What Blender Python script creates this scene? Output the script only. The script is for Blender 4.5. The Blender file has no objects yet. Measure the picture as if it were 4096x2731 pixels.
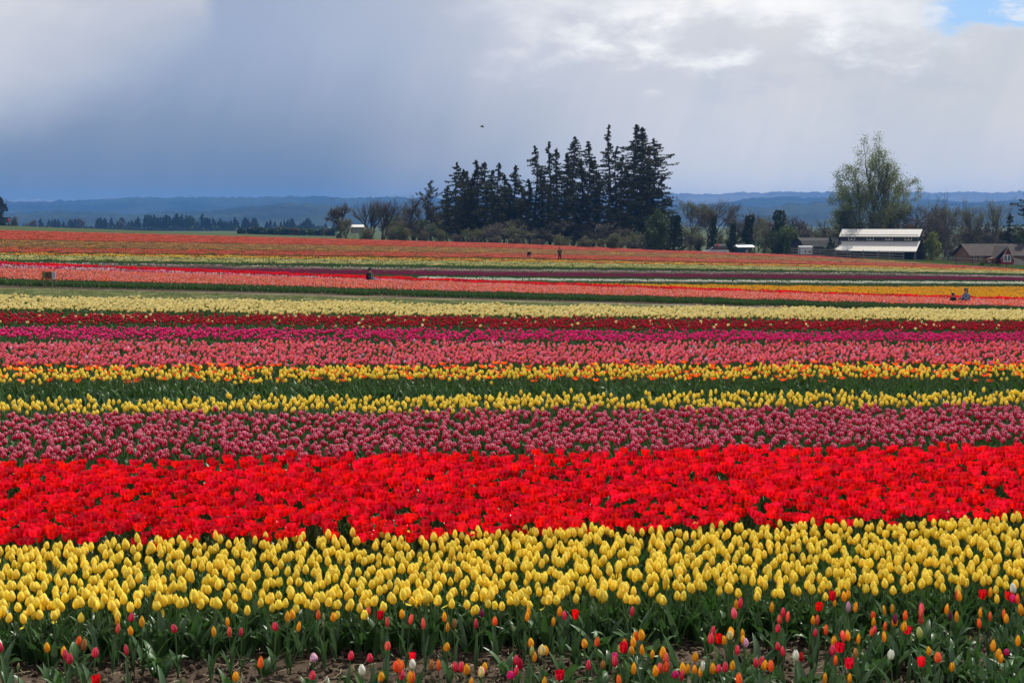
import bpy, math, random
import numpy as np
from mathutils import Vector, Matrix

scene = bpy.context.scene
COL = scene.collection
rad = math.radians
rng = np.random.default_rng(11)
random.seed(11)

# ------------------------------------------------------------------ camera
CAM_H = 2.6
FPX = 1422.0                     # focal length in pixels of a 1024 wide picture (50 mm)
PITCH = math.atan2(119.0, FPX)
cam_d = bpy.data.cameras.new('camera'); cam_d.lens = 50.0; cam_d.sensor_width = 36.0
cam_d.clip_start = 0.1; cam_d.clip_end = 40000
cam = bpy.data.objects.new('camera', cam_d); COL.objects.link(cam)
cam.location = (0, 0, CAM_H); cam.rotation_euler = (math.pi/2 - PITCH, 0, 0)
scene.camera = cam

# ------------------------------------------------------------------ view
scene.view_settings.view_transform = 'Standard'
scene.view_settings.look = 'None'
scene.view_settings.exposure = 0.25
scene.view_settings.gamma = 1.0
scene.view_settings.use_curve_mapping = False
scene.cycles.max_bounces = 8
scene.cycles.transparent_max_bounces = 12
scene.cycles.volume_bounces = 1

# ------------------------------------------------------------------ node helper
class S:
    """a shader socket that understands arithmetic"""
    def __init__(s, nt, sock): s.nt = nt; s.k = sock
    def _m(s, op, *o, clamp=False):
        n = s.nt.nodes.new('ShaderNodeMath'); n.operation = op; n.use_clamp = clamp
        for i, v in enumerate((s,) + o):
            if isinstance(v, S): s.nt.links.new(v.k, n.inputs[i])
            else: n.inputs[i].default_value = v
        return S(s.nt, n.outputs[0])
    def __add__(s, o): return s._m('ADD', o)
    __radd__ = __add__
    def __sub__(s, o): return s._m('SUBTRACT', o)
    def __rsub__(s, o): return (s*-1.0) + o
    def __mul__(s, o): return s._m('MULTIPLY', o)
    __rmul__ = __mul__
    def __truediv__(s, o): return s._m('DIVIDE', o)
    def sm(s, a, b):             # smoothstep from a to b (a may exceed b)
        n = s.nt.nodes.new('ShaderNodeMapRange'); n.interpolation_type = 'SMOOTHSTEP'
        s.nt.links.new(s.k, n.inputs['Value'])
        lo, hi, t0, t1 = (a, b, 0.0, 1.0) if a < b else (b, a, 1.0, 0.0)
        n.inputs['From Min'].default_value = lo; n.inputs['From Max'].default_value = hi
        n.inputs['To Min'].default_value = t0; n.inputs['To Max'].default_value = t1
        return S(s.nt, n.outputs['Result'])

def mixc(nt, fac, a, b, mode='MIX'):
    n = nt.nodes.new('ShaderNodeMix'); n.data_type = 'RGBA'; n.blend_type = mode
    if isinstance(fac, S): nt.links.new(fac.k, n.inputs[0])
    else: n.inputs[0].default_value = fac
    for v, i in ((a, 6), (b, 7)):
        if isinstance(v, S): nt.links.new(v.k, n.inputs[i])
        else: n.inputs[i].default_value = (v[0], v[1], v[2], 1)
    return S(nt, n.outputs[2])

def noise(nt, vec, scale, detail=3, rough=.5, col=False, dist=0.0):
    n = nt.nodes.new('ShaderNodeTexNoise')
    n.inputs['Scale'].default_value = scale; n.inputs['Detail'].default_value = detail
    n.inputs['Roughness'].default_value = rough; n.inputs['Distortion'].default_value = dist
    if vec is not None: nt.links.new(vec.k, n.inputs['Vector'])
    return S(nt, n.outputs['Color' if col else 'Fac'])

def comb(nt, x, y, z):
    n = nt.nodes.new('ShaderNodeCombineXYZ')
    for i, v in enumerate((x, y, z)):
        if isinstance(v, S): nt.links.new(v.k, n.inputs[i])
        else: n.inputs[i].default_value = v
    return S(nt, n.outputs[0])

# ------------------------------------------------------------------ sun direction (behind the field, right of the camera's view)
SUN_EL, SUN_AZ = rad(54), rad(36)          # azimuth from +Y towards +X
sun_dir = Vector((math.sin(SUN_AZ)*math.cos(SUN_EL), math.cos(SUN_AZ)*math.cos(SUN_EL), math.sin(SUN_EL)))
sd = bpy.data.lights.new('sun', 'SUN'); sd.energy = 5.0; sd.angle = rad(0.53); sd.color = (1.0, .95, .87)
sun = bpy.data.objects.new('sun', sd); COL.objects.link(sun)
sun.rotation_euler = (-sun_dir).to_track_quat('-Z', 'Y').to_euler()

# ------------------------------------------------------------------ sky
world = bpy.data.worlds.new('World'); scene.world = world; world.use_nodes = True
nt = world.node_tree
bg = nt.nodes['Background']; bg.inputs['Strength'].default_value = 0.1
sky = nt.nodes.new('ShaderNodeTexSky'); sky.sky_type = 'NISHITA'; sky.sun_disc = False
sky.sun_elevation = SUN_EL; sky.sun_rotation = SUN_AZ
tc = nt.nodes.new('ShaderNodeTexCoord')
sep = nt.nodes.new('ShaderNodeSeparateXYZ'); nt.links.new(tc.outputs['Generated'], sep.inputs[0])
X, Y, Z = (S(nt, sep.outputs[i]) for i in range(3))
hl = (X*X + Y*Y)._m('SQRT')
A = X/hl                                    # sine of the bearing: left -, right +
E = Z/hl                                    # tangent of the elevation
P = S(nt, tc.outputs['Generated'])
# rain curtains are long in elevation: squeeze the vertical
Q = comb(nt, A*1.0 + E*0.25, Y*0.3, E*1.0)
nb = noise(nt, comb(nt, A*2.6, Y, E*4.0), 1.6, 4, .5) - .5            # broad
nf = noise(nt, comb(nt, A*3.0, Y, E*6.5), 4.5, 6, .58) - .5           # puffs
nr = noise(nt, comb(nt, A*9.0 - E*5.0, Y*2, E*1.2), 1.5, 3, .5) - .5  # curtains
Aw = A + nb*.14 + nr*.035
Ew = E + nb*.05
# grey-blue rain side to pale side
t = Aw.sm(-.17, .20)
rainside = mixc(nt, Ew.sm(-.005, .135), (.135, .17, .22), (.325, .38, .50))
paleside = mixc(nt, Ew.sm(0.0, .10), (.76, .73, .70), (.60, .605, .63))
col = mixc(nt, t, rainside, paleside)
# bluish dark lanes in the pale side
lane = (nf*.9 + nb*.8 + .02).sm(.02, .24) * Aw.sm(.10, .22) * E.sm(.03, .09)
col = mixc(nt, lane*.6, col, (.36, .41, .53))
# warm-white sheet at right
sheet = (E + nb*.10 - (A-.36)*(-.26)).sm(.125, .085) * A.sm(.08, .30) * E.sm(.015, .05)
col = mixc(nt, sheet*.65, col, (.60, .595, .585))
# long soft mottling and slanting rain streaks
nm = noise(nt, comb(nt, A*5.0 - E*2.0, Y, E*5.0), 1.3, 5, .55) - .5
ns = noise(nt, comb(nt, A*26.0 - E*9.0, Y*2, E*2.2), 1.0, 4, .6) - .5
g = (nm*.42 + ns*.36*E.sm(.17, .09) + 1.0)
col = mixc(nt, 1.0, col, comb(nt, g, g*.5 + .5 + nm*.05, g*.35 + .65), 'MULTIPLY')
# pale cloud shoulder in the top left: a fairly crisp right flank, a soft trailing foot
q2 = (E*-1.0 + .156)
edge = A + .200 + q2*q2*4.6*1.0 + nb*.02 + nf*.028
shoulder = edge.sm(.005, -.011) * (E - (A + .36)*.55 - .026 + nb*.07 + nf*.02).sm(-.012, .062)
col = mixc(nt, shoulder*.95, col, mixc(nt, (nm + nf*.5).sm(-.22, .22), (.50, .515, .57), (.62, .625, .645)))
# bright puffs along the top right
puff = (E + nf*.15 + nb*.04 - (.126 - (A-.1)*.03)).sm(-.012, .022) * (A + nf*.16).sm(-.03, .12)
col = mixc(nt, puff*.8, col, mixc(nt, (nf+nm).sm(-.2, .25), (.70, .70, .71), (1.02, 1.0, .96)))
# a gap of clear sky, top right, and more broken cloud overhead and behind
hole = (E + nf*.08 - .126).sm(-.004, .008) * (A + nf*.10).sm(.275, .30) * (E + nf*.05).sm(.175, .155)
clear_hi = (nf*1.2 + nb).sm(.02, .22) * E.sm(.30, .55)
vsky = S(nt, sky.outputs[0])
skyc = mixc(nt, 1.0, vsky, (.1, .1, .1), 'MULTIPLY')
skyb = mixc(nt, .55, skyc, (.20, .46, .86))
gap = mixc(nt, (nf*1.0).sm(.05, .12)*.75, skyb, (.75, .77, .80))
col = mixc(nt, hole, col, gap)
# overhead: pale broken cloud (out of the frame), bright as the cloud in view
over = mixc(nt, nf.sm(-.2, .2), (.46, .49, .56), (.66, .67, .68))
col = mixc(nt, E.sm(.18, .40), col, over)
col = mixc(nt, clear_hi, col, skyc)
out = mixc(nt, 1.0, col, (10, 10, 10), 'MULTIPLY')
nt.links.new(out.k, bg.inputs['Color'])

# ------------------------------------------------------------------ projection helpers (layout only)
CT, ST = math.cos(PITCH), math.sin(PITCH)
def proj(x, y, z):
    zc = z - CAM_H
    fwd = y*CT - zc*ST; up = y*ST + zc*CT
    return 512 + FPX*x/fwd, 341 - FPX*up/fwd
def ray(u, v):
    den = FPX*CT - (v-341)*ST
    return (u-512)/den, (-FPX*ST - (v-341)*CT)/den
def zat(v, D):                   # height at distance D seen at row v
    return CAM_H + ray(512, v)[1]*D

# ------------------------------------------------------------------ terrain
TD = [0, 30, 36, 42, 52, 65, 80, 105, 120, 140, 170, 220, 260, 300, 400, 600, 1500, 20000]
TC = [0, 0, -.06, -.2, -.55, -.93, -1.25, -1.73, -1.87, -1.96, -2.0, -2.15, -2.2, -2.25, -3.3, -4.8, -5.5, -6.5]
SD = [0, 15, 17, 22, 26, 31, 42, 60, 80, 170, 300, 420, 700, 1200, 20000]
SS = [0, 0, .006, .009, .0105, .014, .019, .029, .033, .037, .041, .034, .012, 0, 0]
_dg = np.concatenate([np.arange(0, 80, 1.0), np.arange(80, 700, 4.0), np.geomspace(700, 20000, 200)])
_cg = np.interp(_dg, TD, TC); _sg = np.interp(_dg, SD, SS)
for _ in range(6):
    _cg[1:-1] = (_cg[:-2] + _cg[1:-1]*2 + _cg[2:])/4; _sg[1:-1] = (_sg[:-2] + _sg[1:-1]*2 + _sg[2:])/4
def terr(x, D):
    x = np.asarray(x, float); D = np.asarray(D, float)
    xs = 260*np.tanh(x/260)
    bump = .012*np.sin(x*1.7 + D*.9) + .01*np.sin(x*.55 - D*2.1)
    return np.interp(D, _dg, _cg) - np.interp(D, _dg, _sg)*xs + bump
def solveD(u, v, h, lo=7, hi=330):  # farthest distance at which a point h above the ground shows at (u,v)
    Ds = np.linspace(lo, hi, 3000)
    k = ray(u, v)[0]
    vv = proj(k*Ds, Ds, terr(k*Ds, Ds) + h)[1]
    i = np.argmin(abs(vv - v)); return float(Ds[i])
def at(u, D, v=245):
    x = ray(u, v)[0]*D
    return Vector((x, D, float(terr(x, D))))

# ------------------------------------------------------------------ object helpers
def tag(o, label=None, cat=None, group=None, kind=None):
    if label: o['label'] = label
    if cat: o['category'] = cat
    if group: o['group'] = group
    if kind: o['kind'] = kind
    return o
def empty(name, loc, rz=0, label=None, cat=None, group=None):
    o = bpy.data.objects.new(name, None); COL.objects.link(o)
    o.empty_display_size = .2
    o.location = loc; o.rotation_euler = (0, 0, rz)
    return tag(o, label, cat, group)
def mesh_obj(name, me, parent=None):
    o = bpy.data.objects.new(name, me); COL.objects.link(o)
    if parent is not None: o.parent = parent
    return o
class MB:
    """collects polygons; build() links them as one mesh object"""
    def __init__(s): s.v = []; s.f = []; s.m = []
    def add(s, vs, fs, m=0):
        b = len(s.v); s.v += [tuple(p) for p in vs]; s.f += [tuple(b+i for i in f) for f in fs]; s.m += [m]*len(fs); return s
    def box(s, c, d, m=0, rz=0, rx=0, ry=0):
        R = Matrix.Rotation(rz, 3, 'Z') @ Matrix.Rotation(ry, 3, 'Y') @ Matrix.Rotation(rx, 3, 'X')
        vs = []
        for sz in (-.5, .5):
            for sx, sy in ((-.5, -.5), (.5, -.5), (.5, .5), (-.5, .5)):
                vs.append(Vector(c) + R @ Vector((sx*d[0], sy*d[1], sz*d[2])))
        return s.add(vs, [(3, 2, 1, 0), (4, 5, 6, 7), (0, 1, 5, 4), (1, 2, 6, 5), (2, 3, 7, 6), (3, 0, 4, 7)], m)
    def tube(s, pts, rs, n=5, m=0, cap=True):
        pts = [Vector(p) for p in pts]; b = len(s.v)
        for i, p in enumerate(pts):
            d = (pts[min(i+1, len(pts)-1)] - pts[max(i-1, 0)])
            if d.length < 1e-9: d = Vector((0, 0, 1))
            d.normalize()
            a = d.cross(Vector((0, 0, 1)) if abs(d.z) < .9 else Vector((1, 0, 0))).normalized(); c = d.cross(a)
            for k in range(n):
                t = 2*math.pi*k/n
                s.v.append(tuple(p + (a*math.cos(t) + c*math.sin(t))*rs[i]))
        for i in range(len(pts)-1):
            for k in range(n):
                k2 = (k+1) % n
                s.f.append((b+i*n+k, b+i*n+k2, b+(i+1)*n+k2, b+(i+1)*n+k)); s.m.append(m)
        if cap:
            s.f.append(tuple(b+k for k in range(n-1, -1, -1))); s.m.append(m)
            s.f.append(tuple(b+(len(pts)-1)*n+k for k in range(n))); s.m.append(m)
        return s
    def prism(s, poly, a, b, axis='x', m=0):  # extrude a 2D outline between a and b along an axis
        f = {'x': lambda p, t: (t, p[0], p[1]), 'y': lambda p, t: (p[0], t, p[1]), 'z': lambda p, t: (p[0], p[1], t)}[axis]
        n = len(poly); vs = [f(p, a) for p in poly] + [f(p, b) for p in poly]
        fs = [tuple(range(n)), tuple(range(2*n-1, n-1, -1))] + [(i, i+n, (i+1) % n + n, (i+1) % n) for i in range(n)]
        return s.add(vs, fs, m)
    def ball(s, c, r, n=8, k=5, m=0):
        c = Vector(c); r = Vector(r if hasattr(r, '__len__') else (r, r, r)); b = len(s.v)
        for j in range(1, k):
            t = math.pi*j/k
            for i in range(n):
                p = 2*math.pi*i/n
                s.v.append((c.x+r.x*math.sin(t)*math.cos(p), c.y+r.y*math.sin(t)*math.sin(p), c.z+r.z*math.cos(t)))
        s.v.append((c.x, c.y, c.z+r.z)); s.v.append((c.x, c.y, c.z-r.z)); top = len(s.v)-2; bot = top+1
        for j in range(k-2):
            for i in range(n):
                i2 = (i+1) % n; s.f.append((b+j*n+i, b+(j+1)*n+i, b+(j+1)*n+i2, b+j*n+i2)); s.m.append(m)
        for i in range(n):
            i2 = (i+1) % n
            s.f.append((top, b+i, b+i2)); s.f.append((bot, b+(k-2)*n+i2, b+(k-2)*n+i)); s.m += [m, m]
        return s
    def mesh(s, name, mats, smooth=False):
        me = bpy.data.meshes.new(name); me.from_pydata(s.v, [], s.f)
        for mt in (mats if isinstance(mats, (list, tuple)) else [mats]): me.materials.append(mt)
        me.polygons.foreach_set('material_index', s.m)
        if smooth: me.polygons.foreach_set('use_smooth', [True]*len(s.f))
        me.update(); return me
    def build(s, name, mats, parent=None, smooth=False, recalc=True):
        me = s.mesh(name, mats, smooth)
        return mesh_obj(name, me, parent)
def np_mesh(name, V, F, mats, MI=None, smooth=True, attr=None):
    me = bpy.data.meshes.new(name)
    V = np.asarray(V, np.float32); F = np.asarray(F, np.int32); k = F.shape[1]
    me.vertices.add(len(V)); me.vertices.foreach_set('co', V.ravel())
    me.loops.add(F.size); me.loops.foreach_set('vertex_index', F.ravel())
    me.polygons.add(len(F)); me.polygons.foreach_set('loop_start', np.arange(0, F.size, k, dtype=np.int32))
    me.polygons.foreach_set('loop_total', np.full(len(F), k, np.int32))
    for mt in mats: me.materials.append(mt)
    if MI is not None: me.polygons.foreach_set('material_index', np.asarray(MI, np.int32))
    if smooth: me.polygons.foreach_set('use_smooth', np.ones(len(F), bool))
    me.update(calc_edges=True)
    if attr is not None:
        ca = me.color_attributes.new('pt', 'FLOAT_COLOR', 'POINT')
        a = np.ones((len(V), 4), np.float32); a[:, :3] = attr; ca.data.foreach_set('color', a.ravel())
    return me

# ------------------------------------------------------------------ materials
def mat(name, base, rough=.7, spec=.3, metal=0, var=None, bump=None, trans=0.0, coord='Object'):
    """var=(colour2, scale, sharp) mixes a second colour by noise; bump=(scale, strength)"""
    m = bpy.data.materials.new(name); m.use_nodes = True; nt = m.node_tree
    b = nt.nodes['Principled BSDF']; b.inputs['Roughness'].default_value = rough
    b.inputs['Specular IOR Level'].default_value = spec; b.inputs['Metallic'].default_value = metal
    b.inputs['Base Color'].default_value = (*base, 1)
    t = nt.nodes.new('ShaderNodeTexCoord'); vec = S(nt, t.outputs[coord])
    c = None
    if var:
        n = noise(nt, vec, var[1], 4, .6).sm(.5-var[2], .5+var[2])
        c = mixc(nt, n, base, var[0]); nt.links.new(c.k, b.inputs['Base Color'])
    if bump:
        bn = nt.nodes.new('ShaderNodeBump'); bn.inputs['Strength'].default_value = bump[1]
        nn = noise(nt, vec, bump[0], 5, .6); nt.links.new(nn.k, bn.inputs['Height']); nt.links.new(bn.outputs[0], b.inputs['Normal'])
    if trans > 0:
        tr = nt.nodes.new('ShaderNodeBsdfTranslucent'); tr.inputs[0].default_value = (*base, 1)
        if c: nt.links.new(c.k, tr.inputs[0])
        mx = nt.nodes.new('ShaderNodeMixShader'); mx.inputs[0].default_value = trans
        nt.links.new(b.outputs[0], mx.inputs[1]); nt.links.new(tr.outputs[0], mx.inputs[2])
        nt.links.new(mx.outputs[0], nt.nodes['Material Output'].inputs['Surface'])
    return m

M_soil = mat('soil', (.040, .027, .018), .95, .12, var=((.078, .055, .038), 5.0, .25), bump=(28, .9))
M_grass = mat('meadow_grass', (.030, .052, .012), .9, .1, var=((.048, .060, .018), .03, .25))
M_path = mat('worn_grass', (.085, .105, .030), .95, .1, var=((.125, .11, .05), .8, .3), bump=(20, .5))
M_track = mat('dirt_track', (.17, .135, .085), .95, .1, var=((.11, .10, .05), 1.5, .3), bump=(15, .5))

# ------------------------------------------------------------------ ground: one sheet cut into named strips that share their edges
def edge_line(v3, h):            # picture rows at u = 0, 512, 1024 of something h above the ground -> distances
    return [solveD(u, v, h, 7, 320) for u, v in zip((0, 512, 1024), v3)]
def Dline(d3):                   # distance as a function of bearing k = x / D
    ks = [ray(u, 300)[0] for u in (0, 512, 1024)]
    a = np.polyfit(ks, d3, 2)
    k0, k1 = -.62, .62
    return lambda k: np.maximum(np.polyval(a, np.clip(k, k0, k1)), 4)
D_yel_pale = lambda k: 43.0 + 4.0*k
L_path0 = lambda k: 43.6 + 4.0*k
L_track = lambda k: 62.4 + 7.4*k
L_coral = lambda k: 63.8 + 8.0*k
_ks = [ray(u, 240)[0] for u in (0, 256, 512, 800)]
_ds = [solveD(u, v, .42, 20, 303) for u, v in ((0, 229.6), (256, 236.0), (512, 242.9), (800, 251.2))]
L_field = lambda k: np.interp(k, _ks, _ds) + 1.0
def strip(name, f0, f1, nD, m, kind='structure', kmax=.75, nk=130, geom=False):
    ks = np.linspace(-kmax, kmax, nk)
    V = []; F = []
    for j in range(nD+1):
        t = j/nD
        for k in ks:
            a, b = float(f0(k)), float(f1(k))
            D = a*(b/a)**t if geom else a + (b-a)*t
            x = k*D; V.append((x, D, float(terr(x, D))))
    for j in range(nD):
        for i in range(nk-1):
            F.append((j*nk+i, j*nk+i+1, (j+1)*nk+i+1, (j+1)*nk+i))
    me = np_mesh(name, V, F, [m]); o = mesh_obj(name, me); tag(o, kind=kind); return o
# near soil: a rectangular sheet under and around the camera out to 6 m, then fans
def near_sheet():
    V = []; F = []; xs = np.linspace(-14, 14, 57); ys = np.linspace(-12, 14, 53)
    for y in ys:
        for x in xs: V.append((x, y, float(terr(x, max(y, 0))) - .05*(1 if y > 6.2 else 0)))
    for j in range(52):
        for i in range(56): F.append((j*57+i, j*57+i+1, (j+1)*57+i+1, (j+1)*57+i))
    o = mesh_obj('soil', np_mesh('soil', V, F, [M_soil])); tag(o, kind='structure')
near_sheet()
# crumbly soil bed right under the front rows, finely modelled
def crumb_bed():
    xs = np.linspace(-8, 8, 520); ys = np.linspace(6.0, 12.0, 240)
    XX, YY = np.meshgrid(xs, ys); ZZ = terr(XX, YY)
    r = np.random.default_rng(5)
    def vn(scale):
        nx, ny = int(16/scale)+3, int(6/scale)+3
        g = r.random((ny, nx)); u = (XX+8)/scale; w = (YY-6)/scale
        i = u.astype(int); j = w.astype(int); fu = u-i; fw = w-j; fu = fu*fu*(3-2*fu); fw = fw*fw*(3-2*fw)
        return (g[j, i]*(1-fu)+g[j, i+1]*fu)*(1-fw) + (g[j+1, i]*(1-fu)+g[j+1, i+1]*fu)*fw
    ZZ = ZZ + .035*vn(.35) + .022*vn(.12) + .014*vn(.05) - .03
    V = np.stack([XX.ravel(), YY.ravel(), ZZ.ravel()], 1)
    n = len(xs); J, I = np.meshgrid(np.arange(len(ys)-1), np.arange(n-1), indexing='ij')
    b = (J*n+I).ravel(); F = np.stack([b, b+1, b+n+1, b+n], 1)
    o = mesh_obj('soil_bed', np_mesh('soil_bed', V, F, [M_soil])); tag(o, kind='structure')
crumb_bed()
strip('soil', lambda k: 11.9+0*k, L_path0, 60, M_soil)
strip('grass_path', L_path0, L_track, 14, M_path)
strip('dirt_path', L_track, L_coral, 3, M_track)
strip('soil', L_coral, L_field, 70, M_soil)
strip('meadow', L_field, lambda k: 7300.0+0*k, 90, M_grass, kmax=1.0, nk=160, geom=True)
# ------------------------------------------------------------------ hills
M_forest = mat('forest_hill', (.006, .011, .010), .95, .05, var=((.022, .030, .018), .0035, .10))
M_forest2 = mat('forest_hill_far', (.045, .052, .060), .95, .05, var=((.12, .13, .15), .0022, .14))  # paler base paints haze layering into the far ridge, with snow and fog patches
def hill(name, D0, D1, us, vs, m, seed, rough, nu=520):
    r = np.random.default_rng(seed)
    u = np.linspace(-260, 1290, nu); v = np.interp(u, us, vs)
    base = np.array([zat(a, D1) for a in v])
    fine = r.random(nu)*rough
    for w, a in ((40, 1.6), (12, 1.0), (4, .6)):
        g = np.interp(np.arange(nu), np.arange(0, nu+w, w), r.random(len(np.arange(0, nu+w, w)))-.5); base += g*rough*a*1.2
    k = np.array([ray(a, 215)[0] for a in u]); V = []; F = []; n = 14
    for j in range(n+3):
        t = j/n
        for i in range(nu):
            if j <= n:
                D = D0 + (D1-D0)*t; h = -6.5 + (base[i]+6.5)*(math.sin(t*math.pi/2)**1.3)
                z = h + (fine[i] if j == n else r.random()*rough*.8)*(t > .15)
            else:
                D = D1 + (D1-D0)*.35*(j-n); z = -6.5 + (base[i]+6.5)*(.6 if j == n+1 else 0)
            V.append((k[i]*D, D, z))
    for j in range(n+2):
        for i in range(nu-1): F.append((j*nu+i, j*nu+i+1, (j+1)*nu+i+1, (j+1)*nu+i))
    tag(mesh_obj(name, np_mesh(name, V, F, [m], smooth=False)), kind='structure')
hill('hill', 2700, 3900, [-260, 0, 60, 200, 225, 250, 275, 305, 330, 352, 420, 500, 640, 690, 725, 755, 790, 820, 850, 890, 930, 1000, 1060, 1290],
     [217, 215, 212.5, 211.5, 209, 206.5, 206, 203.8, 205.5, 208, 210, 209, 207, 206, 206, 208, 204.5, 205.5, 209, 212, 209, 207, 206, 205], M_forest, 3, 9)
hill('hill', 4700, 5900, [-260, 0, 60, 120, 170, 330, 420, 640, 700, 745, 760, 860, 960, 1010, 1060, 1290],
     [206, 204, 203, 200.5, 198.5, 199.5, 200, 201, 203, 198.3, 197.5, 199.5, 202, 200, 203, 202], M_forest, 8, 11)
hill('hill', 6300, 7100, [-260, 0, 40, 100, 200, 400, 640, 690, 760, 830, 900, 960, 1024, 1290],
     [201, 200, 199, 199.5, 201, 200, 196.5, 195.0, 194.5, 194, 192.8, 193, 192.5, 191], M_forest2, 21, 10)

# ------------------------------------------------------------------ haze
M_haze = bpy.data.materials.new('haze'); M_haze.use_nodes = True
hn = M_haze.node_tree; hn.nodes.remove(hn.nodes['Principled BSDF'])
pv = hn.nodes.new('ShaderNodeVolumePrincipled')
pv.inputs['Color'].default_value = (.12, .35, .84, 1); pv.inputs['Density'].default_value = 1.25e-4
pv.inputs['Anisotropy'].default_value = 0.0
hn.links.new(pv.outputs[0], hn.nodes['Material Output'].inputs['Volume'])
hz = MB().box((0, 3650, 71), (20000, 7900, 160)).build('haze', M_haze); tag(hz, kind='stuff', label='thin blue rain haze in the air over the whole plain')

# ------------------------------------------------------------------ tulip parts
def flower_mat(name, base, tip=None, edge=None, foot=None, var=.18, trans=.38, rough=.42):
    m = bpy.data.materials.new(name); m.use_nodes = True; nt = m.node_tree
    b = nt.nodes['Principled BSDF']; b.inputs['Roughness'].default_value = rough; b.inputs['Specular IOR Level'].default_value = .35
    at_ = nt.nodes.new('ShaderNodeAttribute'); at_.attribute_name = 'pt'
    sp = nt.nodes.new('ShaderNodeSeparateColor'); nt.links.new(at_.outputs['Color'], sp.inputs[0])
    e, t, r0 = (S(nt, sp.outputs[i]) for i in range(3))
    oi = nt.nodes.new('ShaderNodeObjectInfo'); r = (r0 + S(nt, oi.outputs['Random']))._m('FRACT')
    c = mixc(nt, 0.0, base, base)
    if tip: c = mixc(nt, t.sm(.35, 1.0)*.85, c, tip)
    if foot: c = mixc(nt, t.sm(.30, .0)*.8, c, foot)
    if edge: c = mixc(nt, e.sm(.63, .95)*.95*t.sm(.25, .6), c, edge)
    hs = nt.nodes.new('ShaderNodeHueSaturation'); nt.links.new(c.k, hs.inputs['Color'])
    nt.links.new((r*var*2 + (1-var)).k, hs.inputs['Value'])
    r2 = (r*7.31)._m('FRACT'); nt.links.new((r2*.008 + .4925).k, hs.inputs['Hue'])
    nt.links.new(hs.outputs[0], b.inputs['Base Color'])
    tr = nt.nodes.new('ShaderNodeBsdfTranslucent'); nt.links.new(hs.outputs[0], tr.inputs[0])
    mx = nt.nodes.new('ShaderNodeMixShader'); mx.inputs[0].default_value = trans
    nt.links.new(b.outputs[0], mx.inputs[1]); nt.links.new(tr.outputs[0], mx.inputs[2])
    nt.links.new(mx.outputs[0], nt.nodes['Material Output'].inputs['Surface'])
    return m
M_leaf = mat('tulip_leaf', (.034, .094, .018), .42, .35, var=((.060, .130, .030), 9, .3), trans=.28)
M_leafb = mat('tulip_leaf_blue', (.052, .108, .040), .38, .45, var=((.085, .145, .058), 9, .3), trans=.22)
M_stem = mat('tulip_stem', (.085, .155, .045), .5, .4, trans=.15)
FM = {
 'yellow': flower_mat('petal_yellow', (1.0, .82, .08), tip=(1.0, .88, .17), foot=(.88, .56, .03), var=.06, trans=.45),
 'red': flower_mat('petal_red', (.76, .010, .006), tip=(.80, .012, .008), var=.30, trans=.46, rough=.26),
 'maroon': flower_mat('petal_maroon', (.54, .003, .032), edge=(.95, .52, .64), var=.16, trans=.42),
 'pale': flower_mat('petal_pale_yellow', (.84, .72, .27), tip=(.88, .80, .40), var=.08),
 'darkred': flower_mat('petal_dark_red', (.52, .003, .012), var=.18, trans=.35),
 'magenta': flower_mat('petal_magenta', (.76, .010, .15), tip=(.84, .03, .26), var=.16, trans=.4),
 'pink': flower_mat('petal_pink', (.84, .115, .17), edge=(.92, .38, .42), var=.14, trans=.4),
 'orange': flower_mat('petal_orange', (.92, .10, .008), tip=(.95, .22, .02), var=.15, trans=.5),
 'coral': flower_mat('petal_coral', (.84, .145, .085), edge=(.95, .42, .28), var=.18, trans=.45),
 'lightcoral': flower_mat('petal_light_coral', (.90, .34, .20), edge=(.96, .62, .44), var=.15, trans=.45),
 'vermilion': flower_mat('petal_vermilion', (.72, .095, .026), edge=(.82, .24, .06), var=.18, trans=.45),
 'tan': flower_mat('petal_tan_orange', (.48, .23, .060), edge=(.62, .38, .13), var=.18, trans=.4),
 'gold': flower_mat('petal_gold', (.90, .46, .012), tip=(.93, .56, .03), foot=(.78, .34, .02), var=.12, trans=.42),
 'white': flower_mat('petal_white', (.80, .80, .66), tip=(.86, .86, .78), foot=(.55, .62, .32), var=.06),
 'purple': flower_mat('petal_purple', (.27, .020, .085), var=.2, trans=.35),
 'blush': flower_mat('petal_blush', (.72, .40, .52), edge=(.86, .70, .75), var=.15, trans=.4),
 'greenyellow': flower_mat('petal_green_yellow', (.55, .58, .15), tip=(.66, .66, .25), var=.12),
 'flame': flower_mat('petal_flame', (.88, .16, .03), edge=(.93, .50, .05), var=.12, trans=.42),
 'redpink': flower_mat('petal_red_pink', (.74, .03, .06), edge=(.88, .34, .36), var=.15, trans=.42),
 'bud': flower_mat('petal_green_bud', (.30, .36, .12), tip=(.45, .35, .16), var=.15),
}
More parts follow.
